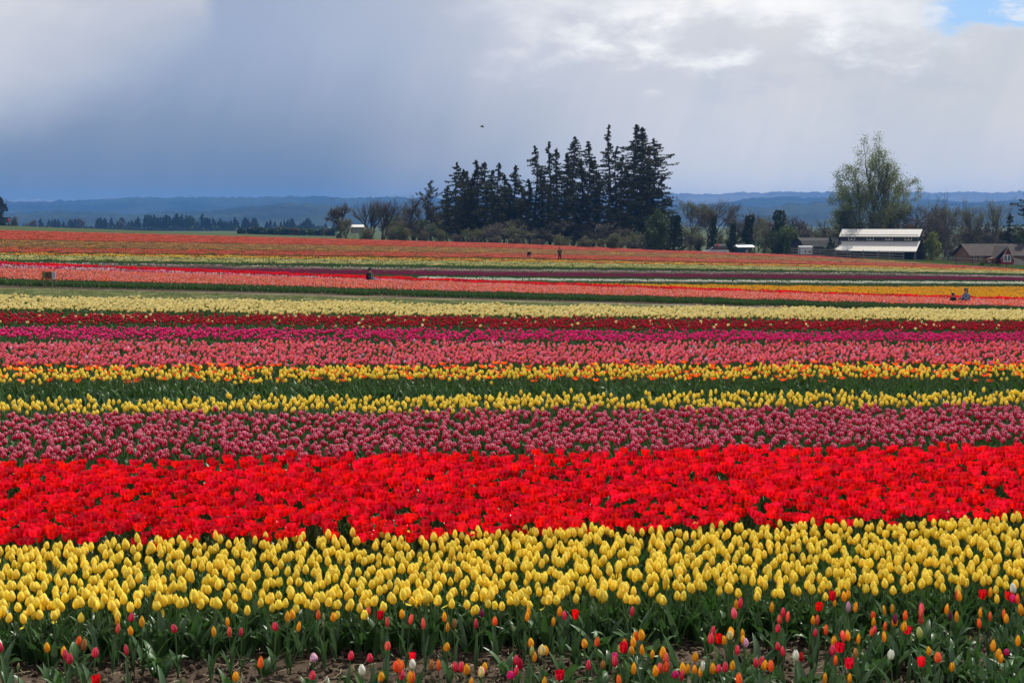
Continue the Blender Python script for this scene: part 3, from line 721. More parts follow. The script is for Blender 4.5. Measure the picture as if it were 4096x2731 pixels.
# ------------------------------------------------------------------ loose mixed tulips along the front soil
# (picture column, row of the bloom's middle, kind, size, height) ; each stands on the soil where it is
LOOSE = [
 (3,643,'white',.8),(10,645,'redpink',1.0),(50,646,'gold',1.0),(73,642,'flame',1.0),(81,643,'tan',.85),(84,645,'redpink',.9),(66,650,'gold',.9),(66,653,'redpink',.9),(68,657,'redpink',1.1),
 (92,654,'redpink',1.1),(98,680,'red',1.0),(111,628,'coral',.8),(117,619,'gold',.9),(132,617,'redpink',1.05),(134,630,'gold',.9),(142,622,'gold',1.0),(129,648,'redpink',.8),(178,628,'redpink',1.0),
 (210,632,'gold',.85),(231,621,'gold',.8),(231,628,'coral',.8),(240,632,'redpink',.8),(241,676,'gold',1.0),(17,665,'bud',.8),
 (287,616,'gold',.9),(289,625,'gold',.85),(302,614,'gold',1.1),(317,615,'flame',.9),(335,618,'gold',1.1),(273,628,'redpink',1.1),(267,661,'flame',1.0),(311,659,'blush',1.2),(309,675,'redpink',1.0),(324,617,'bud',.8),(325,622,'bud',.7),
 (345,656,'redpink',1.0),(373,657,'redpink',1.1),(385,645,'coral',1.0),(375,610,'coral',.9),(382,614,'red',.8),(375,678,'gold',1.1),(366,670,'white',1.0),(396,668,'flame',.95),(401,665,'flame',1.0),(402,665,'vermilion',.9),(413,655,'red',.75),(402,613,'gold',1.0),(405,616,'coral',.8),(388,621,'coral',.8),(425,622,'coral',.7),(403,663,'flame',.8),
 (403,675,'gold',.8),(409,665,'white',.95),(407,676,'flame',1.2),(398,676,'redpink',1.1),(446,615,'gold',.9),(446,625,'gold',.8),(455,620,'tan',.7),(449,647,'gold',1.1),(475,619,'redpink',.7),(482,611,'purple',.7),(496,620,'flame',1.0),(430,662,'tan',.7),
 (441,661,'flame',.9),(458,666,'redpink',.8),(462,665,'redpink',.9),(469,669,'gold',1.2),(483,666,'gold',1.0),(484,672,'magenta',1.0),(479,669,'pale',.8),(470,680,'gold',.8),
 (524,615,'gold',.9),(530,611,'gold',.8),(556,610,'gold',.9),(561,614,'redpink',.8),(552,620,'gold',.7),(578,612,'red',.9),(514,628,'bud',.7),(535,644,'gold',1.1),(542,650,'gold',.95),(547,648,'pale',1.0),(526,647,'greenyellow',.7),(532,656,'gold',.8),
 (514,658,'redpink',1.0),(525,662,'darkred',.9),(509,669,'redpink',.8),(507,677,'magenta',1.0),(561,676,'red',1.0),(538,681,'gold',.8),(587,645,'gold',1.1),(599,641,'flame',1.0),(626,643,'flame',.9),(624,646,'red',1.0),(614,649,'greenyellow',1.0),(629,608,'redpink',.8),
 (588,665,'redpink',.8),(600,663,'tan',.8),(610,661,'redpink',1.0),(621,656,'magenta',.8),(624,680,'flame',.9),(634,668,'gold',.9),(640,635,'gold',.7),(641,634,'flame',.7),(638,642,'gold',1.0),(645,637,'gold',1.2),(638,650,'gold',.8),(646,649,'gold',.8),(650,652,'gold',.75),
 (660,653,'gold',1.1),(665,655,'flame',1.0),(670,656,'coral',.75),(657,668,'gold',.95),(660,666,'coral',.9),(665,664,'vermilion',.9),(679,667,'gold',1.0),(674,674,'magenta',.9),(682,672,'redpink',.8),(685,666,'gold',.8),(691,668,'gold',.75),(692,657,'gold',1.1),(700,662,'white',.6),
 (730,614,'pink',1.2),(736,601,'redpink',.9),(738,604,'gold',.9),(707,629,'redpink',.9),(709,637,'redpink',1.1),(722,638,'red',.9),(729,634,'pale',.9),(730,641,'gold',1.1),(736,631,'gold',1.15),(746,638,'gold',.9),(748,633,'gold',.8),(742,643,'blush',.8),(735,650,'redpink',.8),
 (704,669,'gold',.8),(712,665,'gold',1.0),(717,669,'redpink',.85),(728,667,'gold',1.0),(731,664,'redpink',1.0),(741,679,'flame',1.1),(752,663,'redpink',.9),(758,661,'redpink',1.1),(762,663,'gold',1.0),(769,664,'flame',1.0),
 (774,606,'gold',.8),(781,610,'redpink',.8),(784,613,'coral',.7),(776,619,'coral',.9),(780,628,'redpink',1.0),(779,646,'redpink',.9),(787,648,'redpink',.7),(797,654,'white',1.0),(803,658,'darkred',.85),
 (834,594,'red',.9),(845,593,'gold',1.0),(850,596,'gold',1.0),(842,601,'gold',.7),(847,604,'blush',.7),(851,606,'gold',.8),(815,605,'red',1.0),(817,617,'coral',.7),(812,618,'gold',.85),(812,632,'redpink',.8),(826,628,'flame',.8),(830,639,'gold',1.0),(848,633,'coral',.7),(842,631,'coral',.7),(853,636,'gold',.7),(857,634,'gold',.85),(866,631,'flame',.8),(872,629,'redpink',.8),(871,620,'gold',.8),(880,636,'gold',.8),
 (882,624,'flame',.7),(875,614,'vermilion',.8),(890,608,'gold',.7),(903,613,'flame',.9),(893,622,'gold',1.1),(898,627,'gold',1.2),(907,630,'red',1.1),(900,617,'purple',.7),(913,611,'coral',.8),(924,609,'pink',1.1),(920,618,'redpink',.9),(917,633,'greenyellow',1.0),(891,608,'gold',.6),(908,637,'bud',.7),
 (833,650,'redpink',1.1),(840,648,'red',1.3),(849,663,'red',1.1),(836,658,'flame',.8),(858,652,'tan',.7),(852,676,'gold',.7),(826,675,'gold',.7),(895,653,'white',.95),(925,652,'gold',.9),(934,656,'flame',.9),(927,661,'red',.9),(944,657,'coral',.9),(955,666,'gold',.9),
 (955,594,'redpink',.9),(965,595,'gold',1.0),(946,605,'gold',.8),(951,613,'purple',.6),(957,612,'gold',.85),(978,593,'red',1.0),(985,594,'gold',.8),(988,590,'gold',.85),(980,611,'gold',.7),(977,623,'flame',.9),(990,614,'flame',.7),(998,600,'yellow',1.0),(1004,613,'flame',.7),(1006,618,'gold',1.0),(1010,594,'red',1.0),(1012,597,'magenta',.9),(1019,597,'flame',.8),(1019,608,'gold',1.1),
 (1000,646,'gold',1.0),(992,652,'gold',1.1),(998,655,'gold',.85),(1002,651,'magenta',.7),(1013,640,'gold',.9),(1020,589,'white',1.1),(1022,596,'pink',1.0),(966,638,'bud',.7),
]
LOOSE_NAME = {'gold': ('golden_tulip', 'pointed golden'), 'redpink': ('rose_tulip', 'rose red'), 'flame': ('flame_tulip', 'orange flamed'), 'red': ('scarlet_tulip', 'bright scarlet'), 'white': ('white_tulip', 'white'), 'tan': ('apricot_tulip', 'dull apricot'),
 'coral': ('coral_tulip', 'small coral'), 'vermilion': ('vermilion_tulip', 'vermilion'), 'magenta': ('magenta_tulip', 'magenta'), 'blush': ('blush_tulip', 'blush pink'), 'bud': ('green_tulip_bud', 'closed green'), 'purple': ('purple_tulip', 'dark purple'),
 'darkred': ('crimson_tulip', 'deep crimson'), 'pale': ('cream_tulip', 'cream yellow'), 'greenyellow': ('lime_tulip', 'greenish yellow'), 'pink': ('pink_tulip', 'full pink'), 'yellow': ('tall_yellow_tulip', 'rounded yellow')}
ORD = ['first', 'second', 'third', 'fourth', 'fifth', 'sixth', 'seventh', 'eighth', 'ninth', 'tenth', 'eleventh', 'twelfth']
def ordinal(i, n):
    """which one, counted from the nearer side"""
    if n == 1: return 'the only one of that colour'
    TENS = ['', '', 'twentieth', 'thirtieth', 'fortieth']
    def word(q):
        if q <= 12: return ORD[q-1]
        teens = ['thirteenth', 'fourteenth', 'fifteenth', 'sixteenth', 'seventeenth', 'eighteenth', 'nineteenth', 'twentieth']
        if q <= 20: return teens[q-13]
        t_ = {2: 'twenty', 3: 'thirty', 4: 'forty', 5: 'fifty'}[q//10]
        return TENS[q//10] if q % 10 == 0 else t_ + ' ' + ORD[q % 10 - 1]
    if i < (n+1)//2: return word(i+1) + ' from the left'
    return word(n-i) + ' from the right'
KITS = {}
def loose():
    r = random.Random(99); byk = {}
    for q in LOOSE: byk.setdefault(q[2], []).append(q)
    for kind, L in byk.items():
        nm, look = LOOSE_NAME[kind]; L.sort(key=lambda q: q[0])
        if kind == 'red':
            SH['redloose'] = (.030, .055, .8, .85, .05, .5)
        KITS[kind] = tulip_kit(kind, nm, .34, 3, 3, False, 30)
        for i, (u, v, k_, s) in enumerate(L):
            h = r.uniform(.27, .36) if v > 625 else r.uniform(.30, .38)
            Hb = SH[kind][1]*s
            s *= .76
            if kind == 'red': s *= .72
            D = solveD(u, v, h - Hb*.5, 6.6, 14); k = ray(u, v)[0]; x = k*D
            plant_tulip(nm, KITS[kind][r.randrange(3)], (x, D, float(terr(x, D))+.005), r.uniform(0, 6.28), s*r.uniform(.95, 1.05), h/.34,
                        '%s tulip in the loose front soil, %s' % (look, ordinal(i, len(L))), 'tulip', 'loose mixed tulips in the front soil', (r.gauss(0, .06), r.gauss(0, .06)))
loose()
# leafy plants without flowers: the dark leaf mass at the foot of the yellow rows and over the front soil
def leaf_sources(key, h, nl, lo, hi, nvar=6):
    c = source_collection(key)
    for i in range(nvar):
        r = random.Random(i+5); parts = []
        for q in range(nl):
            parts.append((*leaf_grid(r.uniform(.6, 1)*h*1.15, r.uniform(.032, .058), r.uniform(.05, .5), r.uniform(lo, hi), r.uniform(0, 6.28), 6, r.uniform(-.9, .9), (r.uniform(-.02, .02), r.uniform(-.02, .02), -.01)), q % 2))
        V, F, A_, M_ = merge(parts); c.objects.link(bpy.data.objects.new('%s_%02d' % (key, i), np_mesh('%s_%02d' % (key, i), V, F, [M_leaf, M_leafb], M_, attr=A_)))
    return c
C_up = leaf_sources('src_leaf_upright', .29, 6, .1, 1.0)
C_low = leaf_sources('src_leaf_low', .24, 5, .6, 2.2)
def leaf_stuff(name, P_, coll, label, seed, smin=.7, smax=1.1):
    r = np.random.default_rng(seed); n = len(P_)
    s = r.uniform(smin, smax, n); SCL = np.stack([s, s, s*r.uniform(.85, 1.1, n)], 1)
    ROT = np.stack([r.normal(0, .1, n), r.normal(0, .1, n), r.uniform(0, 6.28, n)], 1)
    scatter(name, P_, ROT, SCL, r.integers(0, 6, n), np.zeros(n), [coll], label, 'leaves')
Pg = plant_points(pl(539, 524.5, 516, 513.5), pl(608, 595, 582, 578), .36, 60, 301)
leaf_stuff('tulip_leaves', Pg, C_up, 'dark green tulip leaves standing between the stems of the nearest yellow strip', 1)
r_ = np.random.default_rng(8)
Pl = plant_points(pl(640, 628, 612, 606), pl(659, 649, 632, 624), .0, 75, 302)
leaf_stuff('tulip_leaves', Pl, C_low, 'arching grey green leaves spilling over the soil edge below the yellow strip', 2, .8, 1.15)
Pm = plant_points(pl(380, 377, 373, 371), pl(418, 412, 407, 405), .10, 32, 310)
leaf_stuff('tulip_leaves', Pm, C_up, 'dark green tulip leaves between the two middle yellow strips', 5)
def right_limit(u, x, D):
    q = .5 + .5*np.sin(x*3.1 + D*2.3) + .3*np.sin(x*7.7 - D*5)
    p = np.clip((u-480)/330, .04, 1.0)
    p = np.where(v_at(x, D) > 668, np.clip(p+.18, 0, 1), p); p = np.where((u < 215) & (v_at(x, D) > 655), .6, p)
    return r_.random(len(u)) < p*np.clip(q, .15, 1)
def v_at(x, D): return proj(x, D, terr(x, D)+.10)[1]
Ps = plant_points(pl(660, 650, 634, 626), pl(820, 820, 820, 820), .0, 75, 303, limit=right_limit, Dlo=6.3, Dhi=12)
leaf_stuff('tulip_leaves', Ps, C_low, 'low clumps of grey green tulip leaves over the bare front soil, thickest at the right', 3, .75, 1.15)
# straw and clods on the bare soil
Pb = plant_points(pl(640, 630, 615, 610), pl(830, 830, 830, 830), .0, 130, 304, Dlo=6.2, Dhi=11)
cs = source_collection('src_straw')
for i in range(4):
    r = random.Random(i); V = []; F = []
    mbs = MB(); a = r.uniform(0, 3); L = r.uniform(.02, .06); mbs.tube([(0, 0, .004), (L*math.cos(a), L*math.sin(a), .008), (1.8*L*math.cos(a+.3), 1.8*L*math.sin(a+.3), .003)], [.0016]*3, 3)
    cs.objects.link(bpy.data.objects.new('src_straw_%02d' % i, mbs.mesh('src_straw_%02d' % i, mat('straw_%d' % i, (.30, .24, .14), .8))))
n = len(Pb); r = np.random.default_rng(3)
scatter('straw', Pb + np.array([0, 0, .022]), np.stack([r.normal(0, .1, n), r.normal(0, .1, n), r.uniform(0, 6.28, n)], 1), np.ones((n, 3))*r.uniform(.5, 1.3, (n, 1)), r.integers(0, 4, n), np.zeros(n), [cs], 'bits of dry straw strewn over the bare front soil', 'straw')
cc = source_collection('src_clod')
for i in range(4):
    r2 = random.Random(i+9); mbs = MB().ball((0, 0, 0), (.012, .010, .008), 6, 4); mbs.v = [tuple(c*r2.uniform(.7, 1.3) for c in p) for p in mbs.v]
    cc.objects.link(bpy.data.objects.new('src_clod_%02d' % i, mbs.mesh('src_clod_%02d' % i, M_soil, True)))
Pc = plant_points(pl(640, 630, 615, 610), pl(830, 830, 830, 830), .0, 420, 305, Dlo=6.2, Dhi=11); n = len(Pc)
scatter('soil_clods', Pc + np.array([0, 0, .012]), np.stack([r.uniform(0, 6, n)]*3, 1), np.ones((n, 3))*(r.random((n, 1))**3*2.4+.3), r.integers(0, 4, n), np.zeros(n), [cc], 'small crumbs of brown soil on the bare front strip', 'soil')
# thin grass tufts on the path
ct = source_collection('src_tuft')
M_blade = mat('grass_blade', (.10, .15, .04), .8, .2, trans=.2)
for i in range(4):
    r2 = random.Random(i+3); parts = []
    for q in range(26): parts.append((*leaf_grid(r2.uniform(.04, .09), .008, r2.uniform(0, .6), 1, r2.uniform(0, 6.28), 2, 0, (r2.uniform(-.25, .25), r2.uniform(-.25, .25), 0)), 0))
    V, F, A_, M_ = merge(parts); ct.objects.link(bpy.data.objects.new('src_tuft_%02d' % i, np_mesh('src_tuft_%02d' % i, V, F, [M_blade], M_)))
r = np.random.default_rng(31); m_ = 9000; D_ = r.uniform(44, 61, m_); x_ = r.uniform(-.42, .42, m_)*D_; n = m_
scatter('path_grass', np.stack([x_, D_, terr(x_, D_)], 1), np.stack([0*x_, 0*x_, r.uniform(0, 6, n)], 1), np.ones((n, 3))*r.uniform(.5, 1.1, (n, 1)), r.integers(0, 4, n), np.zeros(n), [ct], 'short worn grass growing on the path between the tulip strips', 'grass')
# ------------------------------------------------------------------ trees
M_bark = mat('bark_dark', (.045, .038, .030), .95, .1, var=((.085, .07, .055), 1.2, .3))
M_barkg = mat('bark_grey', (.13, .115, .095), .95, .1, var=((.075, .062, .05), 1.0, .3))
M_fir = mat('fir_needles', (.036, .036, .006), .9, .05, var=((.075, .072, .014), .45, .25), trans=.12)
M_ivy = mat('ivy_leaves', (.014, .032, .010), .55, .35, var=((.030, .058, .015), .7, .25), trans=.08)
M_olive = mat('olive_leaves', (.075, .105, .025), .7, .2, var=((.035, .06, .018), .45, .25), trans=.25)
M_fresh = mat('fresh_leaves', (.115, .165, .030), .7, .2, var=((.05, .085, .02), .5, .25), trans=.3)
M_yell = mat('yellow_green_leaves', (.26, .27, .035), .7, .2, var=((.15, .18, .03), .8, .25), trans=.35)
M_rust = mat('rusty_twigs', (.20, .115, .035), .85, .1, var=((.11, .07, .03), .6, .25), trans=.2)
M_twig = mat('twig_grey', (.15, .128, .095), .9, .1, var=((.095, .078, .058), .6, .3))
M_bud = mat('budding_twigs', (.17, .175, .075), .85, .1, var=((.11, .10, .055), .5, .3), trans=.2)
M_cott = mat('cottonwood_leaves', (.22, .25, .06), .6, .25, var=((.12, .15, .04), .35, .25), trans=.35)
M_distf = mat('distant_fir', (.018, .032, .018), .9, .1)

def leaf_cloud(C, size, r, stretch=1.0, orient=None):
    """one small rhombic leaf clump at each centre; returns V, F"""
    n = len(C); a = r.normal(size=(n, 3)); a /= np.linalg.norm(a, axis=1)[:, None]
    if orient is not None: a = a*.55 + orient; a /= np.linalg.norm(a, axis=1)[:, None]
    b = r.normal(size=(n, 3)); b -= (b*a).sum(1)[:, None]*a; b /= np.linalg.norm(b, axis=1)[:, None]
    s = size*r.uniform(.55, 1.3, (n, 1)); a = a*s*stretch; b = b*s
    V = np.stack([C-a, C-b*.5+a*.1, C+a, C+b*.5+a*.1], 1).reshape(-1, 3)
    F = np.arange(n*4).reshape(n, 4); return V, F
def fir_tree(h, spread, seed, clear=.12, ragged=.35, lean=0.0, side=0.0, dens=1.0, top_thin=.5, droop=.25):
    r = np.random.default_rng(seed); tr = MB()
    def axis(t): return np.array([lean*h*t*t + .012*h*math.sin(t*9+seed), .008*h*math.cos(t*7+seed), h*t])
    tr.tube([axis(t) for t in np.linspace(0, 1, 9)], [h*.0135*(1-t)**.8+.03 for t in np.linspace(0, 1, 9)], 7)
    C = []; O = []
    nb = int(h*11.0*dens)
    ph = r.uniform(0, 6.28, 3)
    for i in range(nb):
        t = clear + (1-clear)*(i+r.random())/nb
        prof = min(1, (1-t)/top_thin)**.85*(.75+.25*min(1, (t-clear)*6+.2))
        az = r.uniform(0, 6.28)
        gap = .5+.5*math.sin(az*1.0+t*11+ph[0])*math.sin(t*23+ph[1])
        if r.random() < ragged*gap*2.0: continue
        L = spread*prof*r.uniform(.35, 1.05)*(1+side*math.cos(az)) + .3
        if r.random() < .03: L *= 1.3
        p0 = axis(t); d = np.array([math.cos(az), math.sin(az), 0]); up0 = r.uniform(-.05, .35)*(1 if t > .6 else .5)
        pts = [p0 + d*L*q + np.array([0, 0, L*(up0*q - droop*q*q*1.2 + .22*q**4)]) for q in (0, .35, .7, 1.0)]
        tr.tube(pts, [.012*h*.22*(1-t)+.045, .04, .025, .012], 3, cap=False)
        m = int(8 + L*13); q = r.random(m)**.75
        pp = np.array([p0 + d*L*a_ + np.array([0, 0, L*(up0*a_ - droop*a_*a_*1.2 + .22*a_**4)]) for a_ in q])
        sidev = np.array([-d[1], d[0], 0]); sgn = r.uniform(-1, 1, m)
        pp += sidev*(sgn*(.10+.20*L*(1-q)*.9))[:, None]; pp[:, 2] -= np.abs(r.normal(0, .16, m)) + .03
        C.append(pp); O.append(np.tile(d*.8, (m, 1)) + sidev*sgn[:, None] + np.array([0, 0, -.45]))
    m = int(h*9*dens); q = clear + (1-clear)*r.random(m)**1.15; az = r.uniform(0, 6.28, m)
    rr_ = spread*np.minimum(1, (1-q)/top_thin)**.85*.58*np.sqrt(r.random(m))*(.75+.25*np.sin(q*31+seed)); ax_ = np.array([axis(a_) for a_ in q])
    C.append(ax_ + np.stack([rr_*np.cos(az), rr_*np.sin(az), -rr_*.25], 1)); O.append(np.stack([np.cos(az), np.sin(az), np.full(m, -.8)], 1))
    m = 24; q = r.uniform(.93, 1.0, m); C.append(np.array([axis(a_) for a_ in q]) + r.normal(0, .08, (m, 3))); O.append(np.tile([0, 0, 1.], (m, 1)))
    C = np.concatenate(C); O = np.concatenate(O); V, F = leaf_cloud(C, .205, r, 1.35, O)
    return tr, V, F
def put_tree(name, loc, tr, V, F, mbark, mleaf, label, cat='tree', group=None, rz=0.0, crown='crown'):
    e = empty(name, loc, rz, label, cat, group)
    tr.build('trunk', mbark, e)
    if V is not None and len(V): mesh_obj(crown, np_mesh(crown, V, F, [mleaf], smooth=False), e)
    return e
def branchy(h, seed, nst=1, spread=.45, levels=5, gnarl=.25, upness=.35, r0=None, start=.25, split=(2, 4), thin=.62, lenf=.72, leanx=0.0, bend=0.0):
    """recursive bare tree: returns limb mesh, fine twigs as quads and the twig tips"""
    r = random.Random(seed); tr = MB(); TW = []; tips = []
    r0 = r0 or h*.02
    def grow(p, d, L, rd, lv):
        pts = [p]; n = 4 if lv < 2 else 3; rs = [rd]
        for i in range(n):
            d = (d + Vector((r.gauss(0, gnarl), r.gauss(0, gnarl), r.gauss(0, gnarl*.7) + upness*.13)) + Vector((bend*.1, 0, 0))).normalized()
            pts.append(pts[-1] + d*L/n); rs.append(rd*(1-(1-thin)*(i+1)/n))
        if lv >= levels-1:
            TW.append(pts); tips.extend(pts[1:]); return
        tr.tube(pts, rs, 6 if lv == 0 else (4 if lv < 3 else 3), cap=False)
        k = r.randint(*split) + (1 if lv > 1 else 0)
        for i in range(k):
            q = r.uniform(.45 if lv else .55, 1.0); j = min(n-1, int(q*n)); a = q*n-j
            pp = pts[j].lerp(pts[j+1], a); ax = Vector((r.gauss(0, 1), r.gauss(0, 1), r.gauss(0, 1))).normalized()
            side = (ax - ax.dot(d)*d).normalized(); an = r.uniform(.35, 1.0)*spread*2
            nd = (d*math.cos(an) + side*math.sin(an) + Vector((0, 0, upness*.3))).normalized()
            grow(pp, nd, L*lenf*r.uniform(.7, 1.2), rs[j]*r.uniform(.5, .75), lv+1)
        grow(pts[-1], d, L*lenf*r.uniform(.8, 1.1), rs[-1], lv+1)
    for s in range(nst):
        a = r.uniform(0, 6.28); off = Vector((math.cos(a), math.sin(a), 0))*(0.0 if nst == 1 else h*.03*r.uniform(.4, 1.6))
        d = Vector((math.cos(a)*.28*(nst > 1) + leanx, math.sin(a)*.28*(nst > 1), 1)).normalized()
        grow(off, d, h*start*r.uniform(.85, 1.1), r0*(1 if nst == 1 else .7), 0)
    # twigs as thin tapering blades
    V = []; F = []
    for pts in TW:
        for p, q in zip(pts[:-1], pts[1:]):
            dd = (q-p).normalized(); a = Vector((r.gauss(0, 1), r.gauss(0, 1), r.gauss(0, 1))); s = (a - a.dot(dd)*dd).normalized()*.012
            b = len(V); V += [p-s, p+s, q+s*.5, q-s*.5]; F.append((b, b+1, b+2, b+3))
            for _ in range(1):
                m = p.lerp(q, r.random()); e = m + (dd*.6 + Vector((r.gauss(0, .6), r.gauss(0, .6), r.gauss(0, .5)))).normalized()*h*.028*r.uniform(.5, 1.5)
                b = len(V); V += [m-s*.6, m+s*.6, e]; V.append(e+s*.2); F.append((b, b+1, b+3, b+2)); tips.append(e)
    top = max(v[2] for v in V)
    k = h/top
    tr.v = [(x*k, y*k, z*k) for x, y, z in tr.v]; V = np.array([tuple(v) for v in V])*k; T = np.array([tuple(t_) for t_ in tips])*k
    return tr, V, np.array(F), T
def bare_tree(u, D, vtop, label, seed, bark=M_bark, twig=M_twig, group=None, name='bare_tree', leaf=None, lsize=.2, lfrac=.5, **kw):
    p = at(u, D); h = zat(vtop, D) - p.z
    tr, V, F, T = branchy(h, seed, **kw)
    e = put_tree(name, p, tr, V, F, bark, twig, label, group=group)
    if leaf is not None:
        r = np.random.default_rng(seed); k = r.random(len(T)) < lfrac; C = T[k] + r.normal(0, h*.01, (k.sum(), 3))
        V2, F2 = leaf_cloud(C, lsize, r); mesh_obj('leaves', np_mesh('leaves', V2, F2, [leaf], smooth=False), e)
    return e
def lumpy(center, radii, n, seed, lumps=9, shell=.75):
    r = np.random.default_rng(seed); L = []
    for i in range(lumps):
        d = r.normal(size=3); d /= np.linalg.norm(d); L.append((d*r.uniform(.2, .75), r.uniform(.3, .55)))
    per = n//lumps; C = []
    for c, s in L:
        d = r.normal(size=(per, 3)); d /= np.linalg.norm(d, axis=1)[:, None]
        C.append(c + d*s*(shell + (1-shell)*r.random((per, 1)))*r.uniform(.6, 1.05, (per, 1)))
    C = np.concatenate(C)*np.array(radii) + np.array(center); return C
def bush(u, D, vtop, half_w, label, seed, leaf, twig=M_twig, n=1500, size=.22, name='bush', group=None, vbase=None, cat='bush', stems=7):
    p = at(u, D); h = zat(vtop, D) - p.z; w = half_w*D/1427
    r = np.random.default_rng(seed); tr = MB()
    for i in range(stems):
        a = r.uniform(0, 6.28); q = r.uniform(.3, .8); tr.tube([(0, 0, 0), (math.cos(a)*w*q*.5, math.sin(a)*w*q*.5, h*.45), (math.cos(a)*w*q, math.sin(a)*w*q, h*.85)], [.06, .035, .012], 3, cap=False)
    C = lumpy((0, 0, h*.5), (w, w*.8, h*.5), n, seed); C[:, 2] = np.where(r.random(len(C)) < .35, C[:, 2]*r.random(len(C)), C[:, 2]); C[:, 2] = np.clip(C[:, 2], .05, None)
    V, F = leaf_cloud(C, size, r)
    return put_tree(name, p, tr, V, F, twig, leaf, label, cat, group)
def ivy_tree(u, D, vtop, half_w, label, seed, leanx=0.0, branches=False, n=2600, leaf=M_ivy):
    p = at(u, D); h = zat(vtop, D) - p.z; w = half_w*D/1427; r = np.random.default_rng(seed); tr = MB()
    tr.tube([(leanx*h*t, 0, h*t) for t in (0, .3, .6, .92)], [.35, .3, .2, .08], 6)
    if branches:
        for i in range(7):
            a = r.uniform(0, 6.28); t = r.uniform(.5, .9); L = w*r.uniform(1, 2); b = np.array([leanx*h*t, 0, h*t])
            tr.tube([b, b + np.array([math.cos(a)*L*.5, math.sin(a)*L*.5, L*.5]), b + np.array([math.cos(a)*L, math.sin(a)*L, L*1.3])], [.09, .05, .015], 3, cap=False)
    t = r.random(n)**.9; a = r.uniform(0, 6.28, n)
    rad_ = w*(.62 + .38*np.sin(t*13+seed)*np.cos(a*2+t*9))*(1-.5*t)*(.75+.35*r.random(n)) + .15
    C = np.stack([leanx*h*t + rad_*np.cos(a), rad_*np.sin(a), h*t*.97], 1)
    V, F = leaf_cloud(C, .26, r); return put_tree('ivy_clad_tree', p, tr, V, F, M_bark, leaf, label, 'tree')

TREE_D = 322
# tall ragged firs: column, top row, spread in px, options, label
FIRS = [
 (456.5, 162, 19, dict(ragged=.45), 'dark fir with uneven drooping limbs, leftmost of the tall dense firs'),
 (463, 169, 13, dict(ragged=.3), 'narrow fir close behind the leftmost tall dense fir'),
 (467.5, 171, 11, dict(ragged=.4), 'slim shorter fir in the first gap of the left fir group'),
 (477, 160, 16, dict(ragged=.3), 'straight pointed fir in the middle of the left fir group'),
 (485.3, 161.5, 16, dict(ragged=.3), 'pointed fir touching the right side of the straight middle fir'),
 (492.5, 170, 13, dict(ragged=.4), 'thin topped fir half hidden between two pointed firs'),
 (498.5, 163, 14, dict(ragged=.5), 'fir with a hooked top and open limbs, before the gap'),
 (515, 165.5, 18, dict(ragged=.2), 'evenly tapered bushy fir standing alone between the fir groups'),
 (509, 184, 13, dict(ragged=.3), 'low fir leaning against the evenly tapered bushy fir'),
 (536, 145.5, 19, dict(ragged=.5), 'tall fir with a nodding tip, first of the tallest fir group'),
 (549.5, 141.5, 14, dict(ragged=.6, top_thin=.75), 'fir with a nearly bare whip like top'),
 (556.5, 148, 13, dict(ragged=.4), 'narrow open fir right of the whip topped fir'),
 (543, 178, 14, dict(ragged=.3), 'lower fir filling the gap beneath the whip topped fir'),
 (573.5, 136, 20, dict(ragged=.3, top_thin=.35), 'broad crowned fir left of the centre gap'),
 (567, 153, 15, dict(ragged=.4), 'fir crowding the left side of the broad crowned fir'),
 (588.5, 141, 17, dict(ragged=.45), 'fir with a bent tip right of the broad crowned fir'),
 (599, 172, 15, dict(ragged=.3), 'low fir at the foot of the tallest lone fir'),
 (608.5, 124.5, 17, dict(ragged=.62, top_thin=.8, clear=.2), 'very tall thin fir with bare stretches of trunk and a forked top'),
 (615.5, 146, 17, dict(ragged=.6, side=.3), 'open fir with limbs reaching right beside the very tall thin fir'),
 (634.5, 124, 21, dict(ragged=.3, top_thin=.4), 'tallest dense fir of the right hand cluster'),
 (641, 127, 19, dict(ragged=.25, top_thin=.35), 'twin fir just right of the tallest dense fir'),
 (653.5, 138, 18, dict(ragged=.4, side=.18, top_thin=.2), 'flat topped fir with long limbs on its right, last of the row'),
 (627, 168, 16, dict(ragged=.3), 'lower fir leaning into the left of the right hand cluster'),
 (662, 176, 15, dict(ragged=.4, side=.15), 'lower fir below the long right hand limbs'),
 (447.5, 186, 9, dict(ragged=.4), 'slim low fir at the left foot of the dense firs'),
 (471.5, 177, 9, dict(ragged=.3), 'slim fir squeezed in the left fir group before the straight middle fir'),
 (504.0, 174, 9, dict(ragged=.4), 'slim fir right of the hooked top fir'),
 (522.0, 186, 10, dict(ragged=.3), 'low slim fir at the right foot of the evenly tapered fir'),
 (529.0, 179, 9, dict(ragged=.4), 'slim low fir just left of the nodding fir'),
 (581.5, 158, 10, dict(ragged=.4), 'slim fir between the broad crowned fir and the bent tip fir'),
 (594.0, 160, 9, dict(ragged=.5), 'slim fir right of the bent tip fir'),
 (621.0, 156, 10, dict(ragged=.5), 'slim fir left of the tallest dense fir'),
 (647.5, 146, 11, dict(ragged=.4), 'slim fir between the twin fir and the flat topped fir'),
]
for i, (u, vt, sp, kw, lb) in enumerate(FIRS):
    D = TREE_D + (i*37 % 11)*1.6; p = at(u, D); h = zat(vt, D) - p.z
    tr, V, F = fir_tree(h, sp*D/1427*1.12, 200+i, **kw)
    put_tree('fir_tree', p, tr, V, F, M_bark, M_fir, lb, 'fir tree', 'tall ragged firs behind the field')
p = at(430.7, 326); h = zat(180.4, 326) - p.z
tr, V, F = fir_tree(h, 24*326/1427, 777, clear=.3, ragged=.55, dens=.55, droop=-.12, side=.25)
put_tree('fir_tree', p, tr, V, F, M_bark, M_fir, 'sparse fir with upswept limbs standing left of the dense firs', 'fir tree')
